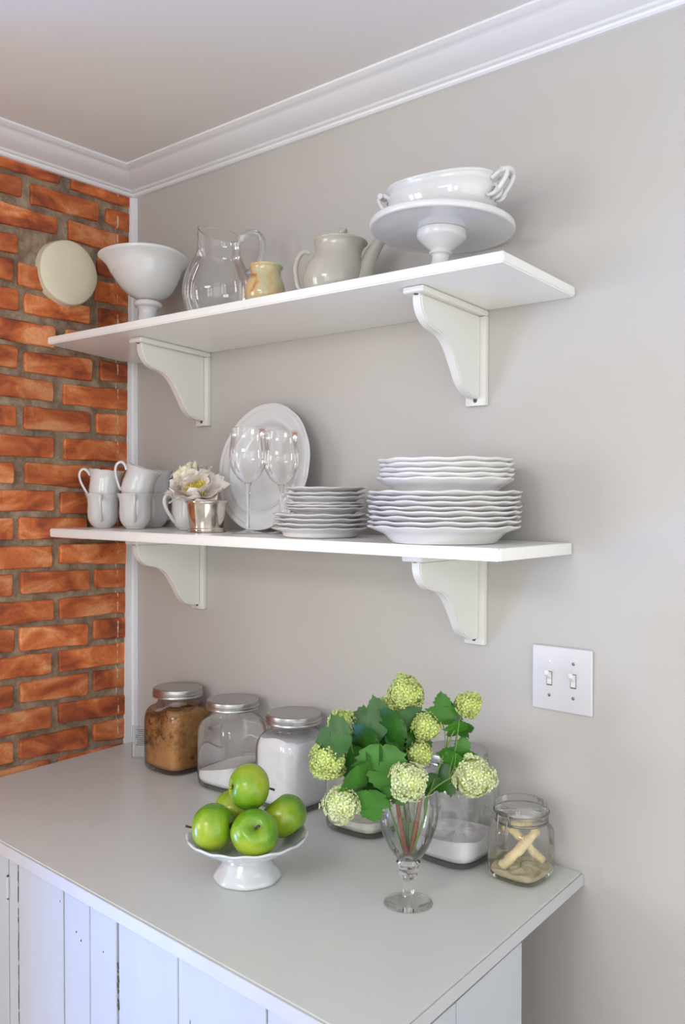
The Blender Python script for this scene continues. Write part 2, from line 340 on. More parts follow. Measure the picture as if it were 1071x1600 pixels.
bk = [bm.verts.new((-0.25, y, z)) for y, z in ((0, 0), (LEND, 0), (LEND, CEIL), (0, CEIL))]
bm.faces.new(bk)
bm.faces.new([g[NY][j] for j in range(NZ+1)]+[bk[2], bk[1]])
bm.faces.new([g[i][NZ] for i in range(NY+1)]+[bk[2], bk[3]]); bm.faces.new([g[i][0] for i in range(NY+1)]+[bk[1], bk[0]]); bm.faces.new([g[0][j] for j in range(NZ+1)]+[bk[3], bk[0]])
wl = struct(frombm('wall_left', bm, 'mortar', None, 60))
BRICKS = [
 [(-0.401,2.305,-0.226,2.307,-0.225,2.356,-0.401,2.353), (-0.195,2.305,-0.006,2.302,-0.006,2.355,-0.195,2.356)],
 [(-0.489,2.244,-0.331,2.249,-0.331,2.293,-0.489,2.292), (-0.307,2.241,-0.110,2.245,-0.110,2.292,-0.307,2.289), (-0.089,2.248,-0.006,2.234,-0.006,2.289,-0.089,2.285)],
 [(-0.411,2.175,-0.233,2.185,-0.233,2.224,-0.411,2.229), (-0.202,2.182,-0.006,2.172,-0.006,2.226,-0.202,2.228)],
 [(-0.490,2.110,-0.342,2.116,-0.341,2.159,-0.490,2.156), (-0.116,2.112,-0.006,2.113,-0.006,2.164,-0.116,2.155)],
 [(-0.505,2.054,-0.354,2.050,-0.353,2.100,-0.505,2.104), (-0.341,2.045,-0.228,2.038,-0.228,2.094,-0.341,2.098), (-0.124,2.046,-0.006,2.043,-0.006,2.100,-0.124,2.095)],
 [(-0.497,1.979,-0.339,1.982,-0.339,2.032,-0.496,2.031), (-0.325,1.982,-0.138,1.982,-0.138,2.026,-0.325,2.028), (-0.111,1.974,-0.006,1.973,-0.006,2.032,-0.111,2.029)],
 [(-0.418,1.914,-0.241,1.908,-0.241,1.961,-0.418,1.962), (-0.210,1.911,-0.006,1.906,-0.006,1.961,-0.210,1.961)],
 [(-0.506,1.853,-0.342,1.849,-0.342,1.900,-0.506,1.906), (-0.325,1.845,-0.132,1.839,-0.132,1.895,-0.325,1.892), (-0.107,1.847,-0.006,1.844,-0.006,1.895,-0.107,1.895)],
 [(-0.422,1.782,-0.246,1.780,-0.246,1.826,-0.422,1.833), (-0.218,1.775,-0.006,1.774,-0.006,1.828,-0.218,1.826)],
 [(-0.509,1.716,-0.347,1.712,-0.347,1.761,-0.509,1.762), (-0.327,1.709,-0.138,1.709,-0.138,1.761,-0.327,1.764), (-0.119,1.710,-0.006,1.705,-0.006,1.764,-0.119,1.761)],
 [(-0.423,1.645,-0.245,1.643,-0.245,1.692,-0.422,1.695), (-0.216,1.642,-0.006,1.639,-0.006,1.694,-0.216,1.692)],
 [(-0.513,1.584,-0.352,1.581,-0.352,1.629,-0.513,1.634), (-0.323,1.580,-0.131,1.569,-0.130,1.627,-0.323,1.629), (-0.115,1.568,-0.006,1.567,-0.006,1.625,-0.115,1.626)],
 [(-0.423,1.517,-0.243,1.514,-0.243,1.563,-0.423,1.566), (-0.226,1.509,-0.006,1.500,-0.006,1.556,-0.225,1.562)],
 [(-0.517,1.452,-0.355,1.450,-0.354,1.500,-0.516,1.504), (-0.341,1.449,-0.148,1.442,-0.148,1.496,-0.341,1.501), (-0.129,1.441,-0.006,1.432,-0.006,1.491,-0.129,1.495)],
 [(-0.424,1.381,-0.249,1.377,-0.249,1.429,-0.423,1.435), (-0.229,1.385,-0.006,1.373,-0.006,1.429,-0.229,1.432)],
 [(-0.517,1.322,-0.357,1.316,-0.357,1.368,-0.517,1.372), (-0.337,1.320,-0.140,1.313,-0.140,1.364,-0.337,1.372), (-0.125,1.316,-0.006,1.310,-0.006,1.361,-0.125,1.364)],
 [(-0.424,1.250,-0.246,1.250,-0.246,1.298,-0.424,1.305), (-0.230,1.249,-0.006,1.244,-0.006,1.297,-0.230,1.299)],
 [(-0.515,1.193,-0.354,1.185,-0.354,1.240,-0.515,1.245), (-0.341,1.185,-0.146,1.176,-0.146,1.230,-0.340,1.241), (-0.129,1.186,-0.006,1.177,-0.006,1.231,-0.129,1.236)],
 [(-0.425,1.126,-0.253,1.119,-0.253,1.171,-0.424,1.175), (-0.230,1.119,-0.006,1.110,-0.006,1.165,-0.230,1.171)],
 [(-0.516,1.063,-0.357,1.056,-0.357,1.108,-0.515,1.113), (-0.338,1.061,-0.145,1.048,-0.145,1.104,-0.338,1.109), (-0.129,1.055,-0.006,1.046,-0.006,1.099,-0.129,1.103)],
 [(-0.425,0.993,-0.254,0.987,-0.253,1.040,-0.425,1.044), (-0.232,0.992,-0.006,0.976,-0.006,1.027,-0.232,1.040)],
 [(-0.516,0.932,-0.356,0.925,-0.356,0.976,-0.516,0.979), (-0.341,0.928,-0.147,0.915,-0.147,0.970,-0.341,0.974), (-0.129,0.925,-0.006,0.911,-0.006,0.966,-0.129,0.970)],
 [(-0.426,0.863,-0.257,0.856,-0.257,0.909,-0.426,0.914), (-0.234,0.853,-0.006,0.844,-0.006,0.901,-0.234,0.906)],
]

# each brick: (y,z) of its four corners on the wall face, courses from the top down
def brick(q, proud):
    ring = []
    c = [(q[0], q[1]), (q[2], q[3]), (q[4], q[5]), (q[6], q[7])]
    for i in range(4):
        a, b_ = c[i], c[(i+1) % 4]; L = math.hypot(b_[0]-a[0], b_[1]-a[1]); n = 5 if L > .1 else 2
        cut = 0.004/L
        ts = [cut]+[(k+1)/(n+1) for k in range(n-1 if n > 2 else 1)]+[1-cut]
        for t in ts:
            ring.append((a[0]+(b_[0]-a[0])*t+rnd.uniform(-.0012, .0012), a[1]+(b_[1]-a[1])*t+rnd.uniform(-.0013, .0013)))
    cy = sum(p[0] for p in ring)/len(ring); cz = sum(p[1] for p in ring)/len(ring); n = len(ring)
    vs = []
    for dep, ins in ((-0.02, 0.0), (proud-0.003, 0.0), (proud, 0.003)):
        for y, z in ring:
            d = math.hypot(y-cy, z-cz); k = 1-ins/d*1.2 if ins else 1
            yy = cy+(y-cy)*k; zz = cz+(z-cz)*k; vs.append((xb(yy, zz)+dep-xb(cy, cz), yy-cy, zz-cz))
    vs.append((proud+rnd.uniform(-.001, .001), 0, 0)); fs = []
    for r in range(2):
        for k in range(n): fs.append((r*n+k, r*n+(k+1) % n, (r+1)*n+(k+1) % n, (r+1)*n+k))
    for k in range(n): fs.append((2*n+k, 2*n+(k+1) % n, 3*n))
    o = mesh('brick', vs, fs, 'brick', wl, 35); o.location = (xb(cy, cz), cy, cz)
for row in BRICKS:
    for q in row: brick(q, rnd.uniform(-0.0015, 0.0015))
    a = row[0]; zb, zt = (a[1]+a[3])/2, (a[5]+a[7])/2; y = a[0]-0.018
    while y > LEND+0.03:                                    # the courses run on past the frame
        y2 = max(y-0.172, LEND+0.004)
        brick((y2, zb, y, zb, y, zt, y2, zt), rnd.uniform(-0.0015, 0.0015)); y = y2-0.018
z = 0.842; k = 0
while z > 0.06:                                             # below worktop height, in front of the cabinet only
    y = -0.60-(0.09 if k % 2 else 0.0)
    while y > LEND+0.03:
        y2 = max(y-0.172, LEND+0.004); brick((y2, z-0.05, y, z-0.05, y, z, y2, z), rnd.uniform(-.0015, .0015)); y = y2-0.018
    z -= 0.066; k += 1

# crown mouldings
CP = [(0, 2.328), (.010, 2.328), (.014, 2.331), (.015, 2.335), (.022, 2.3365), (.026, 2.340), (.036, 2.342), (.052, 2.3455), (.070, 2.352), (.080, 2.3585), (.083, 2.360), (.090, 2.3605), (.097, 2.363), (.104, 2.366), (.104, CEIL), (0, CEIL)]
n = len(CP); x0 = SHR*1.43
vs = [(x0+o_, -o_, z_) for o_, z_ in CP]+[(3.7, -o_, z_) for o_, z_ in CP]
fs = [(i, (i+1) % n, (i+1) % n+n, i+n) for i in range(n)]+[tuple(range(n)), tuple(range(2*n-1, n-1, -1))]
struct(mesh('trim_1', vs, fs, 'trim_paint', None, 25))
vs = [(x0+o_-BA*0+BA*-o_, -o_, z_) for o_, z_ in CP]+[(x0+o_+BA*(LEND), LEND, z_) for o_, z_ in CP]
struct(mesh('trim_2', vs, fs, 'trim_paint', None, 25))
# painted corner board between bricks and white wall
bm = bmesh.new()
def addquadbox(bm, lo, hi):
    A = [bm.verts.new(p) for p in lo]; B = [bm.verts.new(p) for p in hi]
    bm.faces.new(A[::-1]); bm.faces.new(B)
    for i in range(4): bm.faces.new((A[i], A[(i+1) % 4], B[(i+1) % 4], B[i]))
addquadbox(bm, [(-.03, 0, .9), (-.03, -.034, .9), (.006, -.034, .9), (.006, 0, .9)], [(-.03, 0, 2.33), (-.03, -.016, 2.33), (.014, -.016, 2.33), (.014, 0, 2.33)])
addquadbox(bm, [(.006, 0, .9), (.006, -.012, .9), (.013, -.010, .9), (.015, 0, .9)], [(.014, 0, 2.33), (.014, -.012, 2.33), (.021, -.010, 2.33), (.023, 0, 2.33)])
struct(frombm('trim_3', bm, 'trim_paint', None, 30))
struct(box('baseboard_back', (1.4, -0.016, 0.0), (3.7, 0.0, 0.12), 'trim_paint', bev=.003))
# far wall with four sash windows (behind the camera; they light the room)
bm = bmesh.new(); xs = [-2.9]
for wx, ww in WIN: xs += [wx-ww/2, wx+ww/2]
xs.append(3.7)
for i in range(0, len(xs), 2): addbox(bm, (xs[i], -4.0, 0), (xs[i+1], -3.9, CEIL))
for wx, ww in WIN: addbox(bm, (wx-ww/2, -4.0, 0), (wx+ww/2, -3.9, 0.9)); addbox(bm, (wx-ww/2, -4.0, 2.2), (wx+ww/2, -3.9, CEIL))
struct(frombm('wall_front', bm, 'wall_paint', None, 30))
for i, (wx, ww) in enumerate(WIN):
    bm = bmesh.new(); a, b_ = wx-ww/2, wx+ww/2
    for x_ in (a, b_-.05): addbox(bm, (x_, -3.95, .9), (x_+.05, -3.9, 2.2))
    for z_ in (.9, 1.52, 2.14): addbox(bm, (a+.05, -3.945, z_), (b_-.05, -3.905, z_+.06))
    addbox(bm, (wx-.012, -3.94, .96), (wx+.012, -3.915, 1.52)); addbox(bm, (wx-.012, -3.94, 1.58), (wx+.012, -3.915, 2.14))
    for z_ in (1.23, 1.85): addbox(bm, (a+.05, -3.938, z_), (b_-.05, -3.917, z_+.022))
    struct(frombm('window_%d' % (i+1), bm, 'trim_paint', None, 30))

# ---------------------------------------------------------------- round vent cover on the bricks
vx, vy, vz = xb(-.215, 2.093), -.215, 2.093
t = thing('vent_cover', 'round cream-painted vent cover on the brick wall', 'vent cover', (vx, vy, vz), (0, PI/2, 0))
t.rotation_euler = (0, PI/2, -0.065)
def wob(r, z, a, i): k = 1+.012*math.sin(2*a+1)+.008*math.sin(5*a); return (r*k*math.cos(a), r*k*math.sin(a), z)
lathe('collar', [(.0, -.01), (.079, -.01), (.079, .004), (.076, .017), (.072, .0175)], 'vent_paint', t, 40, wob)
lathe('cover_disc', rspl([(.0765, .0165), (.0765, .022), (.073, .0255)], 3)+[(.05, .027), (0, .0275)], 'vent_paint', t, 48, wob)

# ---------------------------------------------------------------- shelves and brackets
def shelf(name, label, z0, slope, sx, th, xr, d, dl, gap=None):
    Z = lambda x, y: z0+sx*x+slope*y
    bm = bmesh.new(); xl = xb(-dl, z0)+.001; pts = [(xb(0, z0)+.018, -0.0005), (xb(0, z0)+.018, -.036), (xb(-.036, z0)+.001, -.036), (xl, -dl), (xr, -d), (xr, -0.0005)]
    A = [bm.verts.new((x, y, Z(x, y)-th)) for x, y in pts]; B = [bm.verts.new((x, y, Z(x, y))) for x, y in pts]
    bm.faces.new(A[::-1]); bm.faces.new(B)
    for i in range(len(pts)): bm.faces.new((A[i], A[(i+1) % len(pts)], B[(i+1) % len(pts)], B[i]))
    bmesh.ops.bevel(bm, geom=list(bm.edges), offset=.0022, segments=2, affect='EDGES')
    root = tag(frombm(name, bm, 'shelf_paint', None, 35), label, 'shelf')
    return root, Z
S1S = -0.0678; TILT1 = math.atan(S1S)
sh1, Z1 = shelf('wall_shelf', 'upper white painted wall shelf with the compote, pitcher and cake stand', 1.9147, S1S, -.0009, .0178, 1.2701, .2375, .2647)
sh2, Z2 = shelf('wall_shelf', 'lower white painted wall shelf with cups, wine glasses and plate stacks', 1.4725, -.0001, -.0008, .0205, 1.2647, .2396, .2599)
box('end_cap', (1.2647, -.236, 1.4515), (1.2672, -.003, 1.4712), 'shelf_paint', sh2, .0005)
FIN = [(0, 0), (.184, 0), (.184, .012), (.180, .026), (.170, .040), (.156, .049), (.140, .053), (.124, .056), (.108, .064), (.094, .077), (.082, .094), (.070, .113), (.060, .130), (.046, .144), (.030, .151), (.018, .153), (0, .153)]
def bracket(label, x, ztop, slope):
    t = thing('shelf_bracket', label, 'bracket', (x, 0, ztop), group='scroll-cut shelf brackets')
    sh = lambda X, Y, Z_: (X, Y, Z_+slope*Y)
    prism('fin', [(-.011-a, -.0115-b_) for a, b_ in spl2(FIN)], 0, -.010, .010, 'bracket_paint', t, .0025, 2, sh)
    bm = bmesh.new(); addbox(bm, (-.022, -.012, -.176), (.022, -.0003, -.0115), .002); frombm('wall_plate', bm, 'bracket_paint', t, 35)
    bm = bmesh.new(); addbox(bm, (-.022, -.207, -.0118), (.022, -.0003, -.0004), .004, 3)
    for v in bm.verts: v.co.z += slope*v.co.y
    frombm('top_plate', bm, 'bracket_paint', t, 35)
    lathe('screw', [(0, .0015), (.003, .0012), (.0042, .0002), (.0042, -.001), (0, -.001)], 'screw_metal', t, 14).matrix_local = Matrix.Translation((0, -.0122, -.166)) @ Matrix.Rotation(PI/2, 4, 'X')
    lathe('screw', [(0, .0015), (.003, .0012), (.0042, .0002), (.0042, -.001), (0, -.001)], 'screw_metal', t, 14).matrix_local = Matrix.Translation((0, -.197, -.0122-slope*.197)) @ Matrix.Rotation(PI, 4, 'X')
def spl2(F):
    P = [(v[0], v[1]) for v in spl([(a, b_, 0) for a, b_ in F[2:-1]], 3)]
    return [F[0], F[1]]+P+[F[-1]]
bracket('white scroll-cut bracket under the right end of the upper shelf', 1.074, Z1(1.07, 0)-.0178, S1S)
bracket('white scroll-cut bracket under the left end of the upper shelf', .292, Z1(.29, 0)-.0178, S1S)
bracket('white scroll-cut bracket under the right end of the lower shelf', 1.073, Z2(1.07, 0)-.0205, 0)
bracket('white scroll-cut bracket under the left end of the lower shelf', .274, Z2(.27, 0)-.0205, 0)

# ---------------------------------------------------------------- cabinet and worktop
CT = .9
t = thing('countertop', 'pale grey painted worktop with a white front edge', 'countertop', (.65, -.3, CT))
pts = [(xb(0, .9)+.001, -.0006), (xb(-.5766, .9)+.001, -.5766), (1.342, -.6318), (1.2879, -.0006)]
pts[0] = (.0075, -.0006); pts.insert(1, (.0075, -.0345)); pts.insert(2, (xb(-.0345, .9)+.001, -.0345))
bm = bmesh.new()
A = [bm.verts.new((x-.65, y+.3, -.022)) for x, y in pts]; B = [bm.verts.new((x-.65, y+.3, 0)) for x, y in pts]
bm.faces.new(A[::-1]); bm.faces.new(B)
for i in range(len(pts)): bm.faces.new((A[i], A[(i+1) % len(pts)], B[(i+1) % len(pts)], B[i]))
bmesh.ops.bevel(bm, geom=[e for e in bm.edges], offset=.0018, segments=2, affect='EDGES')
frombm('top_board', bm, 'counter_paint', t, 35)
def slab(name, p, q, thick, z0, z1, mat, parent, bev=.0008, org=(.65, -.3, .9)):
    # upright board along the ground line p-q, thick towards the outside (right of p->q)
    d = Vector((q[0]-p[0], q[1]-p[1], 0)); L = d.length; d.normalize(); nn = Vector((d.y, -d.x, 0))
    bm = bmesh.new(); addbox(bm, (0, 0, z0), (L, thick, z1), bev, 1)
    for v in bm.verts:
        w_ = Vector((p[0], p[1], 0))+d*v.co.x+nn*v.co.y; v.co = Vector((w_.x-org[0], w_.y-org[1], v.co.z-org[2]))
    return frombm(name, bm, mat, parent, 35)
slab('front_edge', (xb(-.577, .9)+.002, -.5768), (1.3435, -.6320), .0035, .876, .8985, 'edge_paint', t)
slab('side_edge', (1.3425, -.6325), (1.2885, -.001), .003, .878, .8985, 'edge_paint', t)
c = thing('base_cabinet', 'white cabinet of old vertical tongue-and-groove boards under the worktop', 'cabinet', (.65, -.3, 0))
def fy(x): return -.5766-.0552*x/1.342+.014
bm = bmesh.new(); A = []; B = []
for x, y in ((.05, -.26), (.05, fy(.05)+.018), (1.30, fy(1.3)+.018), (1.275, -.26)): A.append(bm.verts.new((x-.65, y+.3, .005))); B.append(bm.verts.new((x-.65, y+.3, .874)))
bm.faces.new(A); bm.faces.new(B)
for i in range(4): bm.faces.new((A[i], A[(i+1) % 4], B[(i+1) % 4], B[i]))
frombm('carcass', bm, 'dark_gap', c, 30)
XS = [.045, .15, .29, .401, .4395, .604, .689, .774, .936, 1.135, 1.3315]
for i in range(len(XS)-1):
    a, b_ = XS[i], XS[i+1]; g = .0045 if abs(b_-.774) < .01 else .0022
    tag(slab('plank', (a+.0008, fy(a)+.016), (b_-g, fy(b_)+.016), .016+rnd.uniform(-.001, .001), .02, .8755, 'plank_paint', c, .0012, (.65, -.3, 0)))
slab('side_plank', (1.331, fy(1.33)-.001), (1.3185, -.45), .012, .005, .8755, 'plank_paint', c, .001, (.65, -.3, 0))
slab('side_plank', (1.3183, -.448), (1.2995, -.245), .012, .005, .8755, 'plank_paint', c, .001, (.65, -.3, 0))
hinge = tube('hinge', [(.4005-.65, fy(.4)+.3-.002, .79), (.4005-.65, fy(.4)+.3-.002, .83)], .0035, 'edge_paint', c, 8)
tube('hinge_pin', [(.4005-.65, fy(.4)+.3-.002, .787), (.4005-.65, fy(.4)+.3-.002, .833)], .002, 'dark_gap', hinge, 6)
# chips and splits in the paint of the boards
bm = bmesh.new()
def chip(x, z_, w_, h_):
    m_ = Matrix.Translation((x-.65, fy(x)+.3-.0004, z_)) @ Matrix.Diagonal((w_, .0012, h_, 1)); bmesh.ops.create_icosphere(bm, subdivisions=1, radius=1, matrix=m_)
for k in range(60):
    z_ = .865-rnd.random()*.42; chip(.4395+rnd.uniform(-.0012, .0012), z_, rnd.uniform(.0006, .0013), rnd.uniform(.004, .016))
for k in range(34):
    chip(.7745+rnd.uniform(-.0025, .0005), .80-rnd.random()*.25, rnd.uniform(.001, .0022), rnd.uniform(.002, .006))
for x_, z_, w_, h_ in ((.965, .775, .0012, .008), (.970, .765, .0015, .005), (.995, .758, .001, .004), (.592, .842, .001, .003), (.645, .805, .0008, .002), (.66, .795, .001, .002), (.73, .80, .001, .002)): chip(x_, z_, w_, h_)
tag(frombm('paint_chips', bm, 'dark_gap', c, 60), 'dark chips along the board joints', kind='stuff')

# ---------------------------------------------------------------- light switch
t = thing('light_switch', 'white double light switch plate on the wall right of the jars', 'light switch', (1.250, 0, 1.231))
bm = bmesh.new(); addbox(bm, (-.058, -.0065, -.057), (.058, -.0002, .057), .0035, 3); frombm('plate', bm, 'switch_plastic', t, 50)
for sx in (-.023, .023):
    s = box('toggle_slot', (sx-.0055, -.0068, -.0125), (sx+.0055, -.0064, .0125), 'dark_gap', t)
    bm = bmesh.new(); addbox(bm, (sx-.0045, -.0072, -.0105), (sx+.0045, -.0066, .0115)); frombm('toggle_base', bm, 'toggle_plastic', t, 35)
    bm = bmesh.new(); addbox(bm, (sx-.0038, -.0185, -.002), (sx+.0038, -.006, .0065), .0012)
    for v in bm.verts: v.co.z += (-v.co.y-.006)*.75
    frombm('toggle', bm, 'toggle_plastic', t, 35)
    for sz in (-.030, .030):
        lathe('screw', [(0, .0012), (.0024, .0009), (.0032, 0), (.0032, -.001)], 'wire' if (sx, sz) != (-.023, .03) else 'toggle_plastic', t, 12).matrix_local = Matrix.Translation((sx, -.0064, sz)) @ Matrix.Rotation(PI/2, 4, 'X')

# ---------------------------------------------------------------- upper shelf
def on1(x, y): return (x, y, Z1(x, y)+.0004)
R1 = (TILT1, 0, 0)
# footed bowl
left = Vector((-.753, -.658)); right = -left
t = thing('footed_bowl', 'large white footed bowl with a flared rim, leftmost on the upper shelf', 'bowl', on1(.226, -.125), R1)
def bowlfn(r, z, a, i):
    k = 1+.02*math.cos(2*a+.6)*(z > .12)
    s_ = .016*max(0, (z-.09)/.1); return (r*k*math.cos(a)+left.x*s_, r*k*math.sin(a)+left.y*s_, z+(.0035*math.cos(2*a+.4) if z > .15 else 0))
outer = rspl([(.012, .091), (.028, .094), (.050, .107), (.069, .128), (.082, .152), (.090, .170), (.099, .181), (.1070, .188), (.1085, .192)], 5)
inner = rspl([(.1075, .1945), (.1015, .190), (.089, .180), (.079, .160), (.066, .134), (.047, .113), (.02, .100), (0, .099)], 5)
lathe('bowl', [(0, .090)]+outer+inner, 'ceramic', t, 64, bowlfn)
lathe('foot', rspl([(0, .0005), (.044, .0005), (.0475, .003), (.046, .008), (.036, .016), (.026, .030), (.0225, .048), (.0215, .064), (.025, .073), (.031, .076), (.0335, .081), (.031, .087), (.022, .091), (.012, .093)], 5), 'ceramic', t, 48)
# glass pitcher
t = thing('glass_pitcher', 'clear glass pitcher with a round belly on the upper shelf', 'pitcher', on1(.4788, -.13), R1)
sa = math.atan2(left.y, left.x)
def pitfn(r, z, a, i):
    k = max(0, math.cos(a-sa)); up_ = max(0, (z-.15)/.06)
    f = k**6*up_
    rr = r*(1-.05*up_*(1-abs(math.cos(a-sa))))+.005*f
    return (rr*math.cos(a), rr*math.sin(a), z+.007*f-.012*up_*(1-math.cos(a-sa))*.5)
lathe('body', rspl([(0, .004), (.030, .004), (.050, .010), (.066, .033), (.0745, .062), (.0745, .088), (.068, .116), (.0565, .140), (.0485, .158), (.0465, .178), (.0455, .194), (.0435, .206)], 5), 'glass', t, 64, pitfn)
prof = rspl([(.0435, .206), (.0448, .2075), (.0448, .209), (.0430, .209), (.0422, .207)], 3); lathe('rim', prof, 'solid_glass', t, 64, pitfn)
lathe('base', rspl([(0, .0003), (.036, .0003), (.042, .003), (.040, .006), (0, .007)], 3), 'glass', t, 48)
H = [(.045, .178), (.054, .193), (.070, .201), (.088, .199), (.101, .186), (.105, .165), (.101, .140), (.090, .120), (.068, .112)]
hd = (right+Vector((.25, -.25))).normalized()
tube('handle', spl([(hd.x*a, hd.y*a, b_) for a, b_ in H], 5), .0072, 'glass', t, 14)
tube('handle_core', spl([(hd.x*a, hd.y*a, b_) for a, b_ in H], 5), .0035, 'glass', t, 10)
# onyx creamer
t = thing('marbled_pot', 'small tan and rust marbled stone pot beside the glass pitcher', 'pot', on1(.6847, -.18), R1)
lathe('pot_body', rspl([(0, .0004), (.026, .0004), (.035, .008), (.0408, .022), (.0410, .036), (.0375, .050), (.0325, .060), (.0302, .070), (.0310, .078), (.0335, .082), (.0335, .085), (.0305, .085), (.027, .074), (.026, .062), (.03, .050), (.032, .028), (.02, .012), (0, .01)], 4), 'onyx', t, 48)
# teapot
def tpf(r, z, a, i): s_ = .014*max(0, (z-.05)/.08); return (r*math.cos(a)+right.x*s_, r*math.sin(a)+right.y*s_, z)
t = thing('teapot', 'cream-white china teapot with a flared collar on the upper shelf', 'teapot', on1(.8196, -.13), R1)
lathe('body', rspl([(0, .0004), (.040, .0004), (.044, .006), (.051, .020), (.057, .038), (.0580, .056), (.055, .074), (.049, .088), (.046, .099), (.0465, .110), (.049, .117), (.0525, .121), (.0530, .1235), (.050, .125), (.045, .125)], 4), 'ceramic_cream', t, 56, tpf)
lid = lathe('lid', rspl([(.0455, .125), (.044, .1275), (.030, .1305), (.012, .133), (0, .134)], 4), 'ceramic_cream', t, 48, tpf)
lathe('lid_knob', rspl([(.006, .132), (.0045, .137), (.0075, .142), (.0085, .146), (.006, .1505), (0, .152)], 4), 'ceramic_cream', lid, 20, tpf)
hd = left
tube('handle', spl([(hd.x*a, hd.y*a, b_) for a, b_ in ((.046, .100), (.058, .101), (.068, .090), (.0725, .070), (.070, .048), (.064, .030), (.052, .024))], 5), .0048, 'ceramic_cream', t, 12)
hd = (right+Vector((.12, -.1))).normalized(); P = spl([(hd.x*a, hd.y*a, b_) for a, b_ in ((.040, .040), (.056, .050), (.066, .072), (.074, .096), (.086, .118), (.094, .128))], 5)
vs, fs = tube_data(P, [.024-.0150*(i/(len(P)-1))**.8 for i in range(len(P))], 14, False); o = mesh('spout', vs, fs, 'ceramic_cream', t, 60)
# cake stand
t = thing('cake_stand', 'large white pedestal cake stand on the upper shelf carrying the tureen', 'cake stand', on1(1.084, -.142), R1)
t.scale = (1, 1, .895)
lathe('plate', rspl([(0, .100), (.085, .101), (.112, .1015), (.1225, .101), (.126, .1025), (.1272, .107), (.1268, .112), (.124, .1145), (.120, .113), (.115, .1105)], 4)+[(.08, .110), (0, .110)], 'ceramic', t, 96, sharp=60)
lathe('pedestal', rspl([(0, .0003), (.052, .0003), (.057, .003), (.054, .009), (.040, .016), (.025, .026), (.016, .040), (.0145, .048), (.0155, .053), (.0205, .0555), (.0205, .059), (.0185, .062), (.024, .068), (.034, .078), (.042, .086), (.0435, .092), (.0435, .0985), (.040, .1005), (.0, .1005)], 4), 'ceramic', t, 56, sharp=60)
# tureen on the stand
Rt = Matrix.Rotation(TILT1, 3, 'X') @ Vector((0, 0, .1028)); b0 = Vector(on1(1.084, -.142))+Rt
t = thing('oval_tureen', 'white oval ironstone serving dish with scrolled handles on top of the cake stand', 'serving dish', (b0.x-.002, b0.y+.004, b0.z), (TILT1, 0, .10))
def ov(r, z, a, i):
    n_ = 2.3; cc, ss = math.cos(a), math.sin(a); rho = (abs(cc)**n_+abs(ss)**n_)**(-1/n_)
    return (r*1.0*rho*cc, r*.70*rho*ss, z+.006*cc*cc*(z/.07)**2)
lathe('dish', rspl([(0, -.004), (.074, -.0042), (.077, -.001), (.075, .005), (.082, .012), (.094, .025), (.100, .037), (.1015, .048), (.0995, .055), (.101, .060), (.1045, .0635), (.103, .066), (.098, .063), (.094, .047), (.082, .025), (.055, .010), (0, .008)], 4), 'ceramic', t, 72, ov)
for s_ in (1, -1):
    H = [(.098, .032), (.107, .035), (.117, .046), (.125, .058), (.127, .067), (.120, .071), (.110, .067), (.099, .060)]
    vs1, fs1 = tube_data(spl([(s_*a, 0.012, b_) for a, b_ in H], 4), .0042, 8)
    vs2, fs2 = tube_data(spl([(s_*a, -.012, b_) for a, b_ in H], 4), .0042, 8)
    parts = [(vs1, fs1), (vs2, fs2)]
    parts.append(tube_data(spl([(s_*.120, -.020, .068), (s_*.128, -.008, .072), (s_*.128, .008, .072), (s_*.120, .020, .068)], 4), .005, 8))
    for yy in (-.016, 0, .016):
        sp_ = [(s_*(.098+.009*math.sin(q)+.004), yy+.007*math.cos(q*1.0), .038+.011*math.cos(q)) for q in [k*.5 for k in range(12)]]
        parts.append(tube_data(sp_, [.004-.00018*k for k in range(12)], 6))
    V, F = merge(parts); mesh('handle', V, F, 'ceramic', t, 60)

# ---------------------------------------------------------------- lower shelf: cups
def on2(x, y, dz=0): return (x, y, Z2(x, y)+.0004+dz)
def cupfn(r, z, a, i):
    k = 1+.010*math.cos(10*a)*math.sin(min(1, max(0, z/.08))*PI); return (r*k*math.cos(a), r*k*math.sin(a), z+(.0008*math.cos(10*a) if z > .078 else 0))
def make_cup(label, loc, rot):
    t = thing('cup', label, 'cup', loc, rot, 'white scalloped tea cups stacked in pairs')
    lathe('bowl', rspl([(0, .001), (.019, .001), (.0215, .0006), (.0225, .003), (.029, .009), (.0355, .021), (.0375, .038), (.0368, .055), (.0378, .070), (.0418, .0815), (.0430, .0835), (.0413, .0838), (.0362, .070), (.0352, .055), (.0358, .038), (.0335, .022), (.025, .009), (0, .006)], 4), 'ceramic_cup', t, 60, cupfn)
    tube('handle', spl([(a, 0, b_) for a, b_ in ((.0375, .068), (.044, .077), (.054, .082), (.062, .076), (.064, .064), (.058, .048), (.049, .034), (.040, .022), (.034, .018))], 4), .0027, 'ceramic_cup', t, 8, flat=1.5)
    return t
AL = math.atan2(left.y, left.x); AR = AL+PI; AC = math.atan2(-.75, .66)
cups = [
 ('white cup, lower one of the leftmost pair on the lower shelf', (.090, -.155), 0, AC+.15, 0, 0),
 ('white cup stacked in the leftmost cup, its handle against the bricks', (.090, -.155), .0575, AL+.05, .10, 0),
 ('white cup, lower one of the second pair from the left on the lower shelf', (.196, -.137), 0, AC+.2, 0, 0),
 ('white cup tilted steeply in the second lower cup from the left', (.193, -.137), .0585, AL+.1, .34, 0),
 ('white cup at the back, directly behind the second pair of cups', (.146, -.045), 0, AC+2, 0, 0),
 ('white cup stacked on the cup at the back of the lower shelf', (.146, -.045), .0575, AR, .05, 0),
 ('white cup half hidden behind the peonies and the silver cup', (.342, -.095), 0, AL+.75, 0, 0),
]
first = None
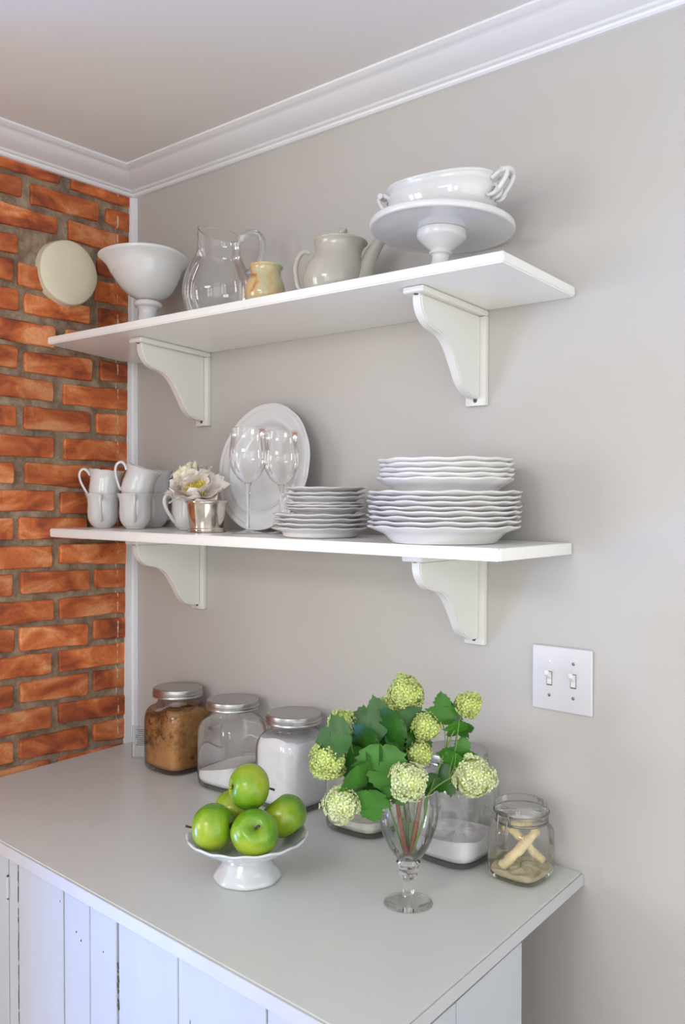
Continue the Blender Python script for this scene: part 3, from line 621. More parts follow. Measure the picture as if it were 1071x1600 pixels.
for lb, (x, y), dz, az, tl, _ in cups:
    c_ = make_cup(lb, on2(x, y, dz), (0, 0, 0)) if first is None else copy_tree(first)
    if first is None: first = c_
    c_['label'] = lb; c_.location = on2(x, y, dz)
    # tilt: rim falls towards screen right
    ax = Vector((-right.y, right.x, 0)); c_.rotation_mode = 'XYZ'
    c_.rotation_euler = (Matrix.Rotation(tl, 3, ax) @ Matrix.Rotation(az, 3, 'Z')).to_euler()
    if tl > .2: c_.location.z += .006; c_.location.x -= .004; c_.location.y -= .003

# silver cup
JX, JY = .4604, -.14
t = thing('silver_cup', 'tarnished silver julep cup holding the peonies', 'cup', on2(JX, JY)); t.scale = (1.06, 1.06, 1)
lathe('cup_body', rspl([(.0355, .009), (.0365, .020), (.0392, .042), (.0412, .060), (.0418, .0635)], 4), 'silver', t, 64)
lathe('inner_wall', [(.0405, .066), (.037, .03), (.034, .006), (0, .005)], 'silver', t, 48)
lathe('rim_band', rspl([(.0415, .0632), (.0435, .0640), (.0440, .0665), (.0432, .0690), (.0410, .0692), (.0404, .066)], 3), 'silver', t, 64)
lathe('base_band', rspl([(0, .0003), (.0375, .0003), (.0388, .0018), (.0378, .0036), (.0368, .0046), (.0378, .0060), (.0372, .0080), (.0355, .0092)], 3), 'silver', t, 64)
# peonies
def petal_mesh(L, W, cup, seed, base_w=.25):
    rr = random.Random(seed); nu, nv = 8, 8; vs = []; fs = []
    ph = rr.uniform(0, 6); ph2 = rr.uniform(0, 6)
    for j in range(nv+1):
        v = j/nv; ww = W*(base_w+(1-base_w)*math.sin(min(1, v*1.15)*PI*.5)**.8)*(1-.22*max(0, v-.8)/.2)
        for i in range(nu+1):
            u = i/nu*2-1
            edge = 1+.07*math.sin(5*u+ph)*v+.05*math.sin(11*u+ph2)*v
            y = L*v*(1-.30*u*u*v)*edge; x = ww*u
            z = cup*L*(v**1.7)*.9+abs(u)**2*W*.30*(1-.4*v)+.0022*math.sin(7*u+ph2+v*3)*v
            vs.append((x, y, z))
    for j in range(nv):
        for i in range(nu): a = j*(nu+1)+i; fs.append((a, a+1, a+nu+2, a+nu+1))
    return vs, fs
def peony(label, c, axis, rad, rings, seed, mat, stem_to):
    t = thing('peony', label, 'flower', c, group='white peonies in the silver cup')
    ax = Vector(axis).normalized(); q = Vector((0, 0, 1)).rotation_difference(ax).to_matrix()
    rr = random.Random(seed)
    for ri, (n_, elev, ln, wd, off) in enumerate(rings):
        for k in range(n_):
            az = 2*PI*k/n_+off+rr.uniform(-.18, .18); el = math.radians(elev+rr.uniform(-9, 9))
            L = rad*ln*rr.uniform(.88, 1.1)
            vs, fs = petal_mesh(L, rad*wd, .35, seed*100+ri*20+k)
            m_ = q @ Matrix.Rotation(az, 3, 'Z') @ Matrix.Rotation(el, 3, 'X')
            mesh('petal', [m_ @ Vector(v) for v in vs], fs, mat if ri else 'petal', t, 80)
    parts = []
    for k in range(150):
        a = rr.uniform(0, 2*PI); r_ = rad*.36*math.sqrt(rr.random()); h = rad*rr.uniform(.30, .48)
        p0 = q @ Vector((r_*.5*math.cos(a), r_*.5*math.sin(a), 0)); p1 = q @ Vector((r_*1.25*math.cos(a), r_*1.25*math.sin(a), h))
        parts.append(tube_data([p0, p1], [.0005, .0006], 4)); 
        bm_ = [(p1+Vector((sx*.0014, sy*.0014, sz*.0024))) for sx, sy, sz in ((1, 0, 0), (-1, 0, 0), (0, 1, 0), (0, -1, 0), (0, 0, 1), (0, 0, -1))]
        parts.append((bm_, [(0, 2, 4), (2, 1, 4), (1, 3, 4), (3, 0, 4), (2, 0, 5), (1, 2, 5), (3, 1, 5), (0, 3, 5)]))
    V, F = merge(parts); tag(mesh('stamens', V, F, 'stamen', t, 60), 'yellow stamens', kind='stuff')
    e = Vector(stem_to)-Vector(c)
    tube('stem', spl([(0, 0, 0), tuple(e*.5+Vector((0, 0, -.004))), tuple(e)], 4), .002, 'green_stem', t, 6)
JZ = Z2(JX, JY)
peony('open white peony with bright yellow centre over the front rim of the silver cup', (.452, -.158, JZ+.078), (.35, -.42, .85), .068, [(6, 4, 1.02, .60, .3), (5, 30, .78, .52, .8)], 3, 'petal', (.462, -.140, JZ+.012))
peony('fuller cream-white peony behind and above the open one in the silver cup', (.420, -.140, JZ+.096), (-.35, -.45, .80), .062, [(6, 8, 1.02, .60, .1), (6, 34, .95, .56, .5), (5, 56, .88, .52, .2), (3, 72, .75, .45, .9)], 5, 'petal_cream', (.455, -.136, JZ+.012))
# loose small petal hanging under the front bloom
vs, fs = petal_mesh(.036, .012, .1, 77); m_ = Matrix.Rotation(2.3, 3, 'Z') @ Matrix.Rotation(-.5, 3, 'X')
tag(mesh('petal', [m_ @ Vector(v) for v in vs], fs, 'petal', None, 80, (.441, -.190, JZ+.078)), 'narrow white petal drooping to the left of the silver cup', 'petal')

# wine glasses
def wine(label, x, y, s=1.0):
    t = thing('wine_glass', label, 'wine glass', on2(x, y), group='clear tulip wine glasses')
    lathe('foot', [(a*s, b_*s) for a, b_ in rspl([(0, .0003), (.032, .0003), (.0345, .0012), (.033, .0024), (.018, .0045), (.0065, .0085), (.0042, .014), (.004, .02)], 4)], 'foot_glass', t, 48)
    tube('stem', [(0, 0, .012*s), (0, 0, .05*s), (0, 0, .085*s), (0, 0, .1*s), (0, 0, .107*s)], [.0042*s, .0036*s, .0042*s, .0055*s, .008*s], 'solid_glass', t, 16)
    lathe('bowl', [(a*s, b_*s) for a, b_ in rspl([(0, .1055), (.008, .1065), (.021, .116), (.033, .133), (.0392, .154), (.0398, .170), (.0372, .190), (.0352, .207), (.0362, .222)], 5)], 'glass', t, 56)
    V, F = lathe_data([(a*s, b_*s) for a, b_ in ((.0358, .2215), (.0362, .2228), (.0367, .2222), (.0362, .2212), (.0358, .2215))], 56); mesh('rim', V, F, 'glass', t, 60)
wine('clear wine glass left of the other, standing in front of the leaning plate', .594, -.14, 1.0)
wine('clear wine glass right of the other, half behind the small plate stack', .6529, -.10, .965)
# round serving plate leaning on the wall
t = thing('serving_plate', 'large round white plate leaning upright against the wall behind the wine glasses', 'plate', on2(.556, -.062, .0005))
lean = math.radians(9.2); RP = .1415
Mx = Matrix.Rotation(PI/2-lean, 4, 'X'); Mx = Matrix.Translation((0, 0, 0)) @ Mx @ Matrix.Translation((0, RP, .006))
def sc_(r, z, a, i): k = 1+(.008*abs(math.sin(6*a)) if r > .118 else 0); return (r*k*math.cos(a), r*k*math.sin(a), z)
o = lathe('plate_body', rspl([(0, -.004), (.07, -.004), (.086, -.001), (.098, .008), (.115, .012), (.1405, .016)], 4)+rspl([(.1412, .0175), (.139, .019), (.131, .0172), (.127, .0180), (.112, .0158), (.106, .0166), (.100, .0135), (.093, .006), (.085, .002), (.07, 0)], 4)+[(0, 0)], 'ceramic_platter', t, 96, sc_); o.matrix_local = Mx

# plates
def plate_proto(name, r, h, foot, mat, scal, amp, seed):
    def fn(rr_, z, a, i):
        e = max(0, (rr_-r*.8)/(r*.2)); k = 1+e*(.012*math.cos(scal*a+seed)+.006*math.cos(2*scal*a)); zz = z+e*amp*(math.sin(scal*a+seed)+.6*math.sin((scal*.5)*a*2/2+1))
        return (rr_*k*math.cos(a), rr_*k*math.sin(a), zz)
    pr_ = rspl([(foot, .0002), (foot+.004, .0004), (foot+.007, .0035), (r*.80, h*.55), (r*.93, h*.82), (r, h*.97)], 4)+rspl([(r+.0008, h+.0008), (r-.001, h+.0018), (r*.92, h*.82+.0032), (r*.80, h*.62+.003), (foot+.003, .0068), (foot-.006, .0048)], 4)+[(0, .0045)]
    vs, fs = lathe_data([(foot-.004, .0012), (foot-.003, .0002)]+pr_, 72, fn); me = bpy.data.meshes.new(name); me.from_pydata(vs, [], fs); me.update()
    me.materials.append(MATS[mat]); me.polygons.foreach_set('use_smooth', [True]*len(me.polygons)); me.set_sharp_from_angle(angle=math.radians(60)); return me
def stack(me, cx, cy, zs, h, names, group, cat='plate', jit=.0015, nm='dinner_plate'):
    for k, zr in enumerate(zs):
        o = bpy.data.objects.new(nm, me); COL.objects.link(o)
        o.location = on2(cx+rnd.uniform(-jit, jit), cy+rnd.uniform(-jit, jit), max(0, zr-h)); o.rotation_euler = (rnd.uniform(-.006, .006)*(k > 0), rnd.uniform(-.006, .006)*(k > 0), rnd.uniform(0, 6.28))
        tag(o, names[k], cat, group)
ordn = ['bottom', 'second from the bottom', 'third from the bottom', 'fourth from the bottom', 'fourth from the top', 'third from the top', 'second from the top', 'top']
big = plate_proto('dinner_plate', .1315, .0285, .086, 'ceramic_plate', 14, .0009, .5)
stack(big, 1.1005, -.150, [.0285+.0084*k for k in range(8)], .0285, ['large white dinner plate, %s of the eight in the right-hand stack' % s for s in ordn], 'large dinner plates in the right-hand stack')
soup = plate_proto('soup_plate', .1165, .040, .078, 'ceramic_plate', 12, .0008, 1.5)
o5 = ['lowest', 'second lowest', 'middle', 'second highest', 'highest']
stack(soup, 1.1045, -.150, [.1095+.008*k for k in range(5)], .040, ['medium white soup plate, %s of the five on top of the dinner plates' % s for s in o5], 'soup plates on top of the dinner plates', nm='soup_plate')
sal = plate_proto('salad_plate', .0935, .0178, .066, 'ceramic_plate', 12, .0007, .2)
stack(sal, .8023, -.14, [.0178, .0262, .0352, .0444], .0178, ['white salad plate, %s of the four wider ones in the left-hand stack' % s for s in ('lowest', 'second lowest', 'second highest', 'highest')], 'wider plates in the left-hand stack', nm='salad_plate')
sau = plate_proto('side_plate', .0780, .0155, .050, 'ceramic_plate', 11, .0005, 2.2)
stack(sau, .8115, -.14, [.0540, .0595, .0645, .0755, .0835, .0935], .0135, ['small white side plate, %s of the six topping the left-hand stack' % s for s in ('lowest', 'second lowest', 'third lowest', 'third highest', 'second highest', 'highest')], 'small plates on the left-hand stack', nm='side_plate')

# ---------------------------------------------------------------- worktop: jars
def sq(n0):
    def f(r, z, a, i):
        nn_ = n0[i] if i < len(n0) else 2; c_, s_ = math.cos(a), math.sin(a); rho = (abs(c_)**nn_+abs(s_)**nn_)**(-1/nn_); return (r*rho*c_, r*rho*s_, z)
    return f
JB = [(0, .004), (.040, .0035), (.052, .0005), (.060, .002), (.0645, .007), (.066, .015), (.0665, .035), (.0665, .075), (.0665, .115), (.0655, .132), (.0625, .144), (.056, .154), (.050, .159), (.0480, .163), (.0480, .170), (.0500, .172), (.0500, .175), (.0490, .177), (.0490, .194)]
JN = [3.2, 3.4, 3.6, 3.8, 4, 4.2, 4.3, 4.3, 4.2, 3.9, 3.4, 2.7, 2.2, 2, 2, 2, 2, 2, 2]
def interp(prof, ns, k=4):
    P = spl([(a, b_, 0) for a, b_ in prof], k); Nn = []
    for i in range(len(prof)-1):
        for j in range(k): Nn.append(ns[i]+(ns[i+1]-ns[i])*j/k)
    Nn.append(ns[-1]); return [(max(0, p[0]), p[1]) for p in P], Nn
def jar(label, x, y, rz=0, mat='jar_glass', s=1.0, gname='square glass storage jars with metal lids'):
    t = thing('storage_jar', label, 'jar', (x, y, CT+.0003), (0, 0, rz), gname)
    t.scale = (s, s, s)
    P, Nn = interp(JB, JN); lathe('glass_body', P, mat, t, 80, sq(Nn))
    Q, N2 = interp([(0, .0058), (.038, .0060), (.053, .0072), (.0618, .0125), (.0640, .020)], [3.2, 3.4, 3.8, 4.0, 4.0]); lathe('glass_base', Q, mat, t, 64, sq(N2))
    lp = [(.0575, .174), (.0592, .1745), (.0598, .1765), (.0588, .1785), (.0588, .1800), (.0600, .1815), (.0600, .1835), (.0586, .1850), (.0586, .1905), (.0580, .1935), (.0560, .1952), (.0535, .1955), (.0525, .1948), (0, .1948)]
    lathe('lid', lp, 'lid_metal', t, 72, sharp=30)
    return t
def fill(name, label, cat, x, y, mat, top, rz=0, s=1.0, seed=1, lump=.0015, rmax=.0635):
    # the contents: closed body whose top follows top(x, y)
    rr = random.Random(seed); P = []; ns = []
    vs = []; fs = []; seg = 64; levels = 12; vs.append((0, 0, .0080))
    def pt(k, r, z):
        a = 2*PI*k/seg; c_, s_ = math.cos(a), math.sin(a); nn_ = 4.1; rho = (abs(c_)**nn_+abs(s_)**nn_)**(-1/nn_); return (r*rho*c_, r*rho*s_, z)
    rings = []
    for r, z_ in ((.03, .0085), (.052, .0095), (.0605, .0135)):
        rings.append([pt(k, r, z_) for k in range(seg)])
    for j in range(levels+1):
        f = j/levels; ring = []
        for k in range(seg):
            p = pt(k, rmax, 0); h = top(p[0], p[1]); z = .021+(h-.021)*f; rr_ = rmax
            if z > .125: rr_ = rmax-(z-.125)**1.35*1.1
            p = pt(k, rr_, z); ring.append(p)
        rings.append(ring)
    for r in (.85, .68, .5, .3, .12):
        ring = []
        for k in range(seg):
            q = rings[-1][k] if r == .85 else None
            p = pt(k, rmax*r*(.92 if top(0, 0) > .13 else 1), 0); ring.append((p[0], p[1], top(p[0], p[1])+rr.uniform(-lump, lump)))
        rings.append(ring)
    for ring in rings: vs += ring
    n_ = len(rings)
    for k in range(seg): fs.append((0, 1+(k+1) % seg, 1+k))
    for j in range(n_-1):
        for k in range(seg): fs.append((1+j*seg+k, 1+j*seg+(k+1) % seg, 1+(j+1)*seg+(k+1) % seg, 1+(j+1)*seg+k))
    vs.append((0, 0, top(0, 0))); c0 = len(vs)-1
    for k in range(seg): fs.append((1+(n_-1)*seg+k, 1+(n_-1)*seg+(k+1) % seg, c0))
    o = mesh(name, vs, fs, mat, None, 60, (x, y, CT+.0003)); o.rotation_euler = (0, 0, rz); o.scale = (s, s, s)
    tag(o, label, cat, None, 'stuff'); return o
JY0 = -.0745
jar('square glass jar of brown sugar, leftmost by the bricks', .277, JY0)
fill('brown_sugar', 'lumpy brown sugar filling the leftmost jar', 'sugar', .277, JY0, 'brown_sugar', lambda a, b_: .138+.012*a/.06+.004*math.sin(90*a)+.003*math.sin(110*b_), seed=3, lump=.002)
jar('square glass jar a third full of white sugar, second from the left', .475, JY0-.002, .03)
fill('white_sugar', 'white sugar sloping in the second jar from the left', 'sugar', .475, JY0-.002, 'sugar_white', lambda a, b_: .050+.04*b_+.22*a, .03, seed=4, lump=.0006)
jar('square glass jar full of white flour, third from the left', .667, JY0-.004, -.02)
fill('white_flour', 'white flour filling the third jar from the left', 'flour', .667, JY0-.004, 'flour', lambda a, b_: .148+.003*math.sin(60*a+1), -.02, seed=5, lump=.001)
jar('square glass jar with a little pale flour, behind the green flowers', .868, JY0-.006, .02)
fill('pale_flour', 'shallow pale flour in the jar behind the flowers', 'flour', .868, JY0-.006, 'oat_flour', lambda a, b_: .030+.05*a, .02, seed=6, lump=.001)
jar('flour-dusted square glass jar right of the flower vase', 1.080, JY0-.008, 0, 'dusty_jar_glass')
fill('leftover_flour', 'white flour in the bottom of the dusty jar right of the vase', 'flour', 1.080, JY0-.008, 'flour', lambda a, b_: .045+.06*a+.003*math.sin(80*b_), seed=7, lump=.002)

# clip-top jar
CX, CY = 1.217, -.084
t = thing('clip_top_jar', 'small clip-top glass jar of biscuit sticks at the worktop\'s right end', 'jar', (CX, CY, CT+.0003), (0, 0, .0))
cj = [(0, .004), (.030, .0035), (.038, .0004), (.044, .003), (.0475, .010), (.0485, .020), (.0485, .05), (.0485, .075), (.047, .086), (.043, .093), (.0405, .096), (.0405, .101)]
P, Nn = interp(cj, [3.2, 3.4, 3.6, 3.8, 4, 4, 4, 3.8, 3.2, 2.5, 2, 2]); lathe('glass_body', P, 'jar_glass', t, 72, sq(Nn))
lathe('glass_rim', rspl([(.0405, .100), (.0455, .1015), (.0460, .104), (.0455, .1065), (.041, .107)], 3), 'jar_glass', t, 56)
lidg = lathe('glass_lid', rspl([(.0405, .1085), (.0455, .109), (.0462, .112), (.0455, .119), (.0440, .1265), (.042, .1295), (.038, .1295), (.0365, .127), (.034, .1245)], 4)+[(0, .1245)], 'jar_glass', t, 64)
lathe('lid_disc', [(0, .112), (.036, .112), (.038, .110)], 'jar_glass', lidg, 40)
def ring(r, z, w_, a0=0, a1=2*PI, n_=48): return tube_data([(r*math.cos(a0+(a1-a0)*k/n_), r*math.sin(a0+(a1-a0)*k/n_), z) for k in range(n_+1)], w_, 6)
V, F = ring(.0440, .0985, .0019); mesh('neck_wire', V, F, 'wire', t, 60)
V, F = ring(.0470, .1145, .0014); mesh('lid_wire', V, F, 'wire', t, 60)
cl = math.atan2(-.95, -.12); cd = Vector((math.cos(cl), math.sin(cl), 0)); cs = Vector((-cd.y, cd.x, 0))
def W(o_, s_, z_): v = cd*o_+cs*s_; return (v.x, v.y, z_)
parts = [tube_data(spl([W(.046, -.012, .098), W(.050, -.0125, .108), W(.0515, -.011, .119), W(.0520, 0, .121), W(.0515, .011, .119), W(.050, .0125, .108), W(.046, .012, .098)], 4), .0019, 6),
         tube_data(spl([W(.050, -.010, .113), W(.054, -.009, .096), W(.056, -.008, .078), W(.0565, 0, .064), W(.056, .008, .078), W(.054, .009, .096), W(.050, .010, .113)], 4), .0017, 6)]
V, F = merge(parts); mesh('wire_clasp', V, F, 'wire', t, 60)
def stick(label, p, q, r, seed):
    rr = random.Random(seed); p = Vector(p); q = Vector(q); n_ = 14
    path = [p+(q-p)*k/n_+Vector((rr.uniform(-1, 1), rr.uniform(-1, 1), rr.uniform(-1, 1)))*.0009 for k in range(n_+1)]
    vs, fs = tube_data(path, [r*rr.uniform(.82, 1.12)*(.75 if k in (0, n_) else 1) for k in range(n_+1)], 9)
    tag(mesh('biscuit_stick', [v+Vector((rr.uniform(-1, 1), rr.uniform(-1, 1), rr.uniform(-1, 1)))*.0007 for v in vs], fs, 'biscuit', None, 50), label, 'biscuit', 'biscuit sticks in the clip-top jar')
def inj(u_, v_, z_): v = right*u_+Vector((-right.y, right.x))*v_; return (CX+v.x, CY+v.y, CT+z_)
stick('biscuit stick rising to the right across the clip-top jar', inj(-.036, -.012, .020), inj(.028, -.006, .084), .0085, 1)
stick('biscuit stick crossing behind and falling to the right in the clip-top jar', inj(-.022, .006, .086), inj(.038, .004, .024), .0072, 2)
stick('short biscuit stick lying across the top in the clip-top jar', inj(-.030, .008, .080), inj(.022, .018, .088), .0072, 3)
o = lathe('biscuit_crumbs', rspl([(0, .006), (.034, .006), (.042, .010), (.0445, .016), (.042, .0185), (.03, .017), (.015, .019), (0, .018)], 4), 'crumb', None, 48, lambda r, z, a, i: sq([3.9]*99)(r, z+(.002*math.sin(7*a+r*200) if z > .015 else 0), a, i))
o.location = (CX, CY, CT+.0003); tag(o, 'layer of pale crumbs in the bottom of the clip-top jar', 'crumbs', None, 'stuff')

# little printed card holder by the bricks
t = thing('card_holder', 'small grey card with printed lines in a clear holder, beside the brown sugar jar', 'card', (.128, -.096, CT+.0002), (0, 0, math.radians(38)))
bm = bmesh.new(); addbox(bm, (-.004, -.003, 0), (.072, .003, .078), .0015)
for v in bm.verts: v.co.y += v.co.z*.12
frombm('holder', bm, 'acrylic', t, 40)
bm = bmesh.new(); addbox(bm, (.003, -.0045, .006), (.068, -.0036, .074))
for v in bm.verts: v.co.y += v.co.z*.12
frombm('card', bm, 'card_paper', t, 40)
rr = random.Random(4); parts = []
for k in range(9):
    zc = .069-k*.0046; x_ = .007+(.001 if k % 3 else 0)+.003*math.sin(k*1.3)+.001
    while x_ < .060:
        w_ = rr.uniform(.0015, .0045)
        bmv = [(x_, -.00475+.12*zc, zc-.0010), (x_+w_, -.00475+.12*zc, zc-.0010), (x_+w_, -.00475+.12*(zc+.002), zc+.0012), (x_, -.00475+.12*(zc+.002), zc+.0012)]
        parts.append((bmv, [(0, 1, 2, 3)])); x_ += w_+rr.uniform(.0008, .0015)
V, F = merge(parts); tag(mesh('print', V, F, 'ink', t, None), 'rows of tiny dark print', kind='stuff')

# ---------------------------------------------------------------- apples on the little cake stand
AX, AY = .868, -.398
t = thing('pedestal_dish', 'low white pedestal dish holding the green apples', 'dish', (AX, AY, CT+.0003))
def flute(r, z, a, i):
    k = 1+(.016*math.cos(8*a)*min(1, max(0, (.05-z)/.02)) if i < 26 else .008*math.cos(16*a)*(r > .085)); return (r*k*math.cos(a), r*k*math.sin(a), z+(.0012*math.cos(16*a) if r > .09 else 0))
lathe('pedestal', rspl([(0, .004), (.040, .001), (.053, .0003), (.0565, .0035), (.055, .009), (.048, .019), (.0415, .030), (.038, .038), (.0385, .044), (.044, .047)], 5), 'ceramic_stand', t, 96, flute)
lathe('dish', rspl([(0, .045), (.042, .046), (.062, .050), (.082, .058), (.095, .067), (.1015, .0715), (.1035, .0745), (.1015, .0765), (.096, .0735), (.085, .066), (.066, .0565), (.045, .0515), (0, .0505)], 5), 'ceramic_stand', t, 96, lambda r, z, a, i: flute(r, z, a, 99))
def apple_mesh(seed):
    rr = random.Random(seed); pr_ = []; n_ = 26; R = .0385; ph = rr.uniform(0, 6)
    for i in range(n_+1):
        th = PI*i/n_
        r = R*math.sin(th)*(1.0+.07*math.cos(th)); z = -R*.93*math.cos(th)
        # hollows at stem (top) and calyx (bottom)
        d = math.sin(th)
        z += -.0125*math.exp(-(d/.30)**2)*(1 if th > PI/2 else 0)+.0075*math.exp(-(d/.28)**2)*(1 if th < PI/2 else 0)
        r *= 1.02; pr_.append((max(r, 0) if 0 < i < n_ else 0, z))
    pr_ = pr_[::1]
    # taper to the bottom
    pr_ = [(r*(1+.09*(z/R)), z) for r, z in pr_]
    def fn(r, z, a, i):
        k = 1+.018*math.cos(5*a+ph)*(1-z/.05)*.6+.012*math.cos(2*a+ph*2); return (r*k*math.cos(a), r*k*math.sin(a), z+.0012*math.cos(a+ph))
    return lathe_data(pr_, 48, fn)
def apple(label, loc, axis, seed, stem=True, s=1.0):
    q = Vector((0, 0, 1)).rotation_difference(Vector(axis).normalized()).to_euler()
    t = thing('apple', label, 'apple', loc, q, 'green apples on the pedestal dish'); t.scale = (s, s, s)
    vs, fs = apple_mesh(seed); mesh('fruit', vs, fs, 'apple_skin', t, 80)
    if stem: tube('stem', spl([(0, 0, .018), (.001, .0005, .029), (.003, .001, .039), (.0065, .0015, .0465)], 4), [.0013, .0021], 'apple_stem', t, 7)
    vs = []
    parts = []
    for k in range(5):
        a = 2*PI*k/5; parts.append(tube_data([(0, 0, -.0285), (.003*math.cos(a), .003*math.sin(a), -.0305), (.0055*math.cos(a+.4), .0055*math.sin(a+.4), -.0335)], [.0012, .0004], 5))
    V, F = merge(parts); mesh('calyx', V, F, 'apple_stem', t, 60)
F_ = Vector((.66, -.753, 0)); Rr = Vector((.753, .658, 0)); U = Vector((0, 0, 1))
apple('green apple at the left of the dish, its stem pointing left over the rim', (.847, -.456, .9975), -Rr*.95-U*.10+F_*-.1, 1)
apple('green apple at the front of the dish, stem facing the viewer', (.920, -.430, .9985), F_*.80+U*.62+Rr*.12, 2)
apple('green apple at the right of the dish, its hollow turned away', (.900, -.341, .9985), -F_*.15-Rr*.62+U*.75, 3, False)
apple('green apple at the back, mostly hidden behind the top one', (.812, -.372, .9975), U+Rr*.2, 4, False)
apple('topmost green apple lying on the others, blossom end to the left', (.871, -.397, 1.0565), Rr*.85-U*.15-F_*.45, 5, True, 1.0)

# ---------------------------------------------------------------- goblet vase and viburnum
VX, VY = 1.134, -.295
t = thing('goblet_vase', 'clear stemmed glass goblet used as a vase for the green flowers', 'vase', (VX, VY, CT+.0003))
lathe('foot', rspl([(0, .0003), (.036, .0003), (.0385, .0015), (.037, .0032), (.028, .0055), (.016, .0085), (.0095, .013)], 4), 'foot_glass', t, 56)
lathe('stem', rspl([(.0095, .012), (.0085, .020), (.0085, .032), (.0095, .040), (.014, .044), (.0165, .050), (.0165, .058), (.0185, .064), (.0190, .068), (.012, .070), (0, .070)], 4), 'solid_glass', t, 40)
lathe('bowl', rspl([(0, .0715), (.014, .072), (.021, .076), (.031, .090), (.0405, .110), (.0465, .132), (.0480, .152), (.0465, .172), (.0445, .184)], 5), 'glass', t, 64)
V, F = lathe_data([(.0440, .1835), (.0445, .185), (.0451, .1842), (.0446, .183), (.0440, .1835)], 56); mesh('rim', V, F, 'glass', t, 60)
o = lathe('water', rspl([(0, .073), (.013, .0735), (.020, .0775), (.030, .091), (.0395, .111), (.0455, .133), (.0468, .150)], 4)+[(.0468, .1502), (0, .1502)], 'water', None, 56, loc=(VX, VY, CT+.0003)); tag(o, 'clear water in the goblet vase', 'water', None, 'stuff')
def leaf_data(L, fold, droop, seed):
    rr = random.Random(seed)
    half = [(.10, -.05), (.27, -.03), (.40, .06), (.52, .13), (.47, .20), (.58, .27), (.55, .34), (.66, .47), (.52, .47), (.47, .53), (.38, .52), (.29, .57), (.36, .66), (.29, .70), (.30, .79), (.20, .82), (.17, .90), (.08, .93)]
    mid = [(0, 0), (0, 0.02), (0, .08), (0, .14), (0, .2), (0, .26), (0, .32), (0, .38), (0, .46), (0, .5), (0, .54), (0, .57), (0, .61), (0, .67), (0, .72), (0, .78), (0, .84), (0, .9), (0, 1)]
    vs = []; fs = []; n_ = len(half)
    def Z(x, y): return (abs(x)*fold-droop*y*y-.25*x*x+.03*math.sin(9*y+seed)*abs(x))
    for m_ in mid: vs.append((0, m_[1], Z(0, m_[1])))
    for s_ in (1, -1):
        b0_ = len(vs)
        for h in half: vs.append((s_*h[0]*.5, h[1], Z(h[0]*.5, h[1])-.012))
        b1 = len(vs)
        for h in half:
            x = s_*h[0]*(1+rr.uniform(-.05, .05)); vs.append((x, h[1]+rr.uniform(-.01, .01), Z(x, h[1])))
        for A_, B_ in ((list(range(n_)), b0_), ):
            for k in range(n_-1):
                q = (k+0, k+1, b0_+k+1, b0_+k) if s_ > 0 else (k+1, k, b0_+k, b0_+k+1); fs.append(q)
                q = (b0_+k, b0_+k+1, b1+k+1, b1+k) if s_ > 0 else (b0_+k+1, b0_+k, b1+k, b1+k+1); fs.append(q)
            last = len(mid)-1; e = (n_-1, last, b0_+n_-1) if s_ > 0 else (last, n_-1, b0_+n_-1); fs.append(e)
            fs.append((b0_+n_-1, last, b1+n_-1) if s_ > 0 else (last, b0_+n_-1, b1+n_-1))
    return [Vector(v)*L for v in vs], fs
def orient(d, n_):
    y = Vector(d).normalized(); z = Vector(n_); z = (z-y*z.dot(y)).normalized(); x = y.cross(z); return Matrix((x, y, z)).transposed()
def head_data(R, seed, n_=None):
    rr = random.Random(seed); parts = []; n_ = n_ or int(150*(R/.029)**1.6)
    for k in range(n_):
        zz = 1-2*(k+.5)/n_; rho = math.sqrt(1-zz*zz); a = k*2.39996; d = Vector((rho*math.cos(a), rho*math.sin(a), zz))
        d = (d+Vector((rr.uniform(-1, 1), rr.uniform(-1, 1), rr.uniform(-1, 1)))*.12).normalized()
        c_ = d*R*rr.uniform(.86, 1.04)*(1+.10*math.sin(d.x*4+seed)*math.cos(d.y*3.5+seed*2)+.07*math.sin(d.z*5+seed*3)); q = Vector((0, 0, 1)).rotation_difference(d).to_matrix() @ Matrix.Rotation(rr.uniform(0, 6), 3, 'Z') @ Matrix.Rotation(rr.uniform(-.35, .35), 3, 'X')
        s_ = rr.uniform(.0050, .0070); vs = [Vector((0, 0, -.0018))]; fs = []
        for p in range(5):
            b_ = 2*PI*p/5
            for dr, da in ((.55, -.42), (1.0, -.30), (1.08, 0.), (1.0, .30), (.55, .42)):
                vs.append(Vector((s_*dr*math.cos(b_+da), s_*dr*math.sin(b_+da), .0006+(-.0006 if dr > .9 else .0004))))
            o_ = 1+p*5; fs += [(0, o_, o_+1, o_+2), (0, o_+2, o_+3, o_+4)]
        parts.append(([c_+q @ v for v in vs], fs))
    return merge(parts)
def core_data(R):
    bm = bmesh.new(); bmesh.ops.create_icosphere(bm, subdivisions=2, radius=R*.84); vs = [v.co.copy() for v in bm.verts]; fs = [tuple(v.index for v in f.verts) for f in bm.faces]; bm.free(); return vs, fs
BASE = Vector((VX, VY, CT+.080))
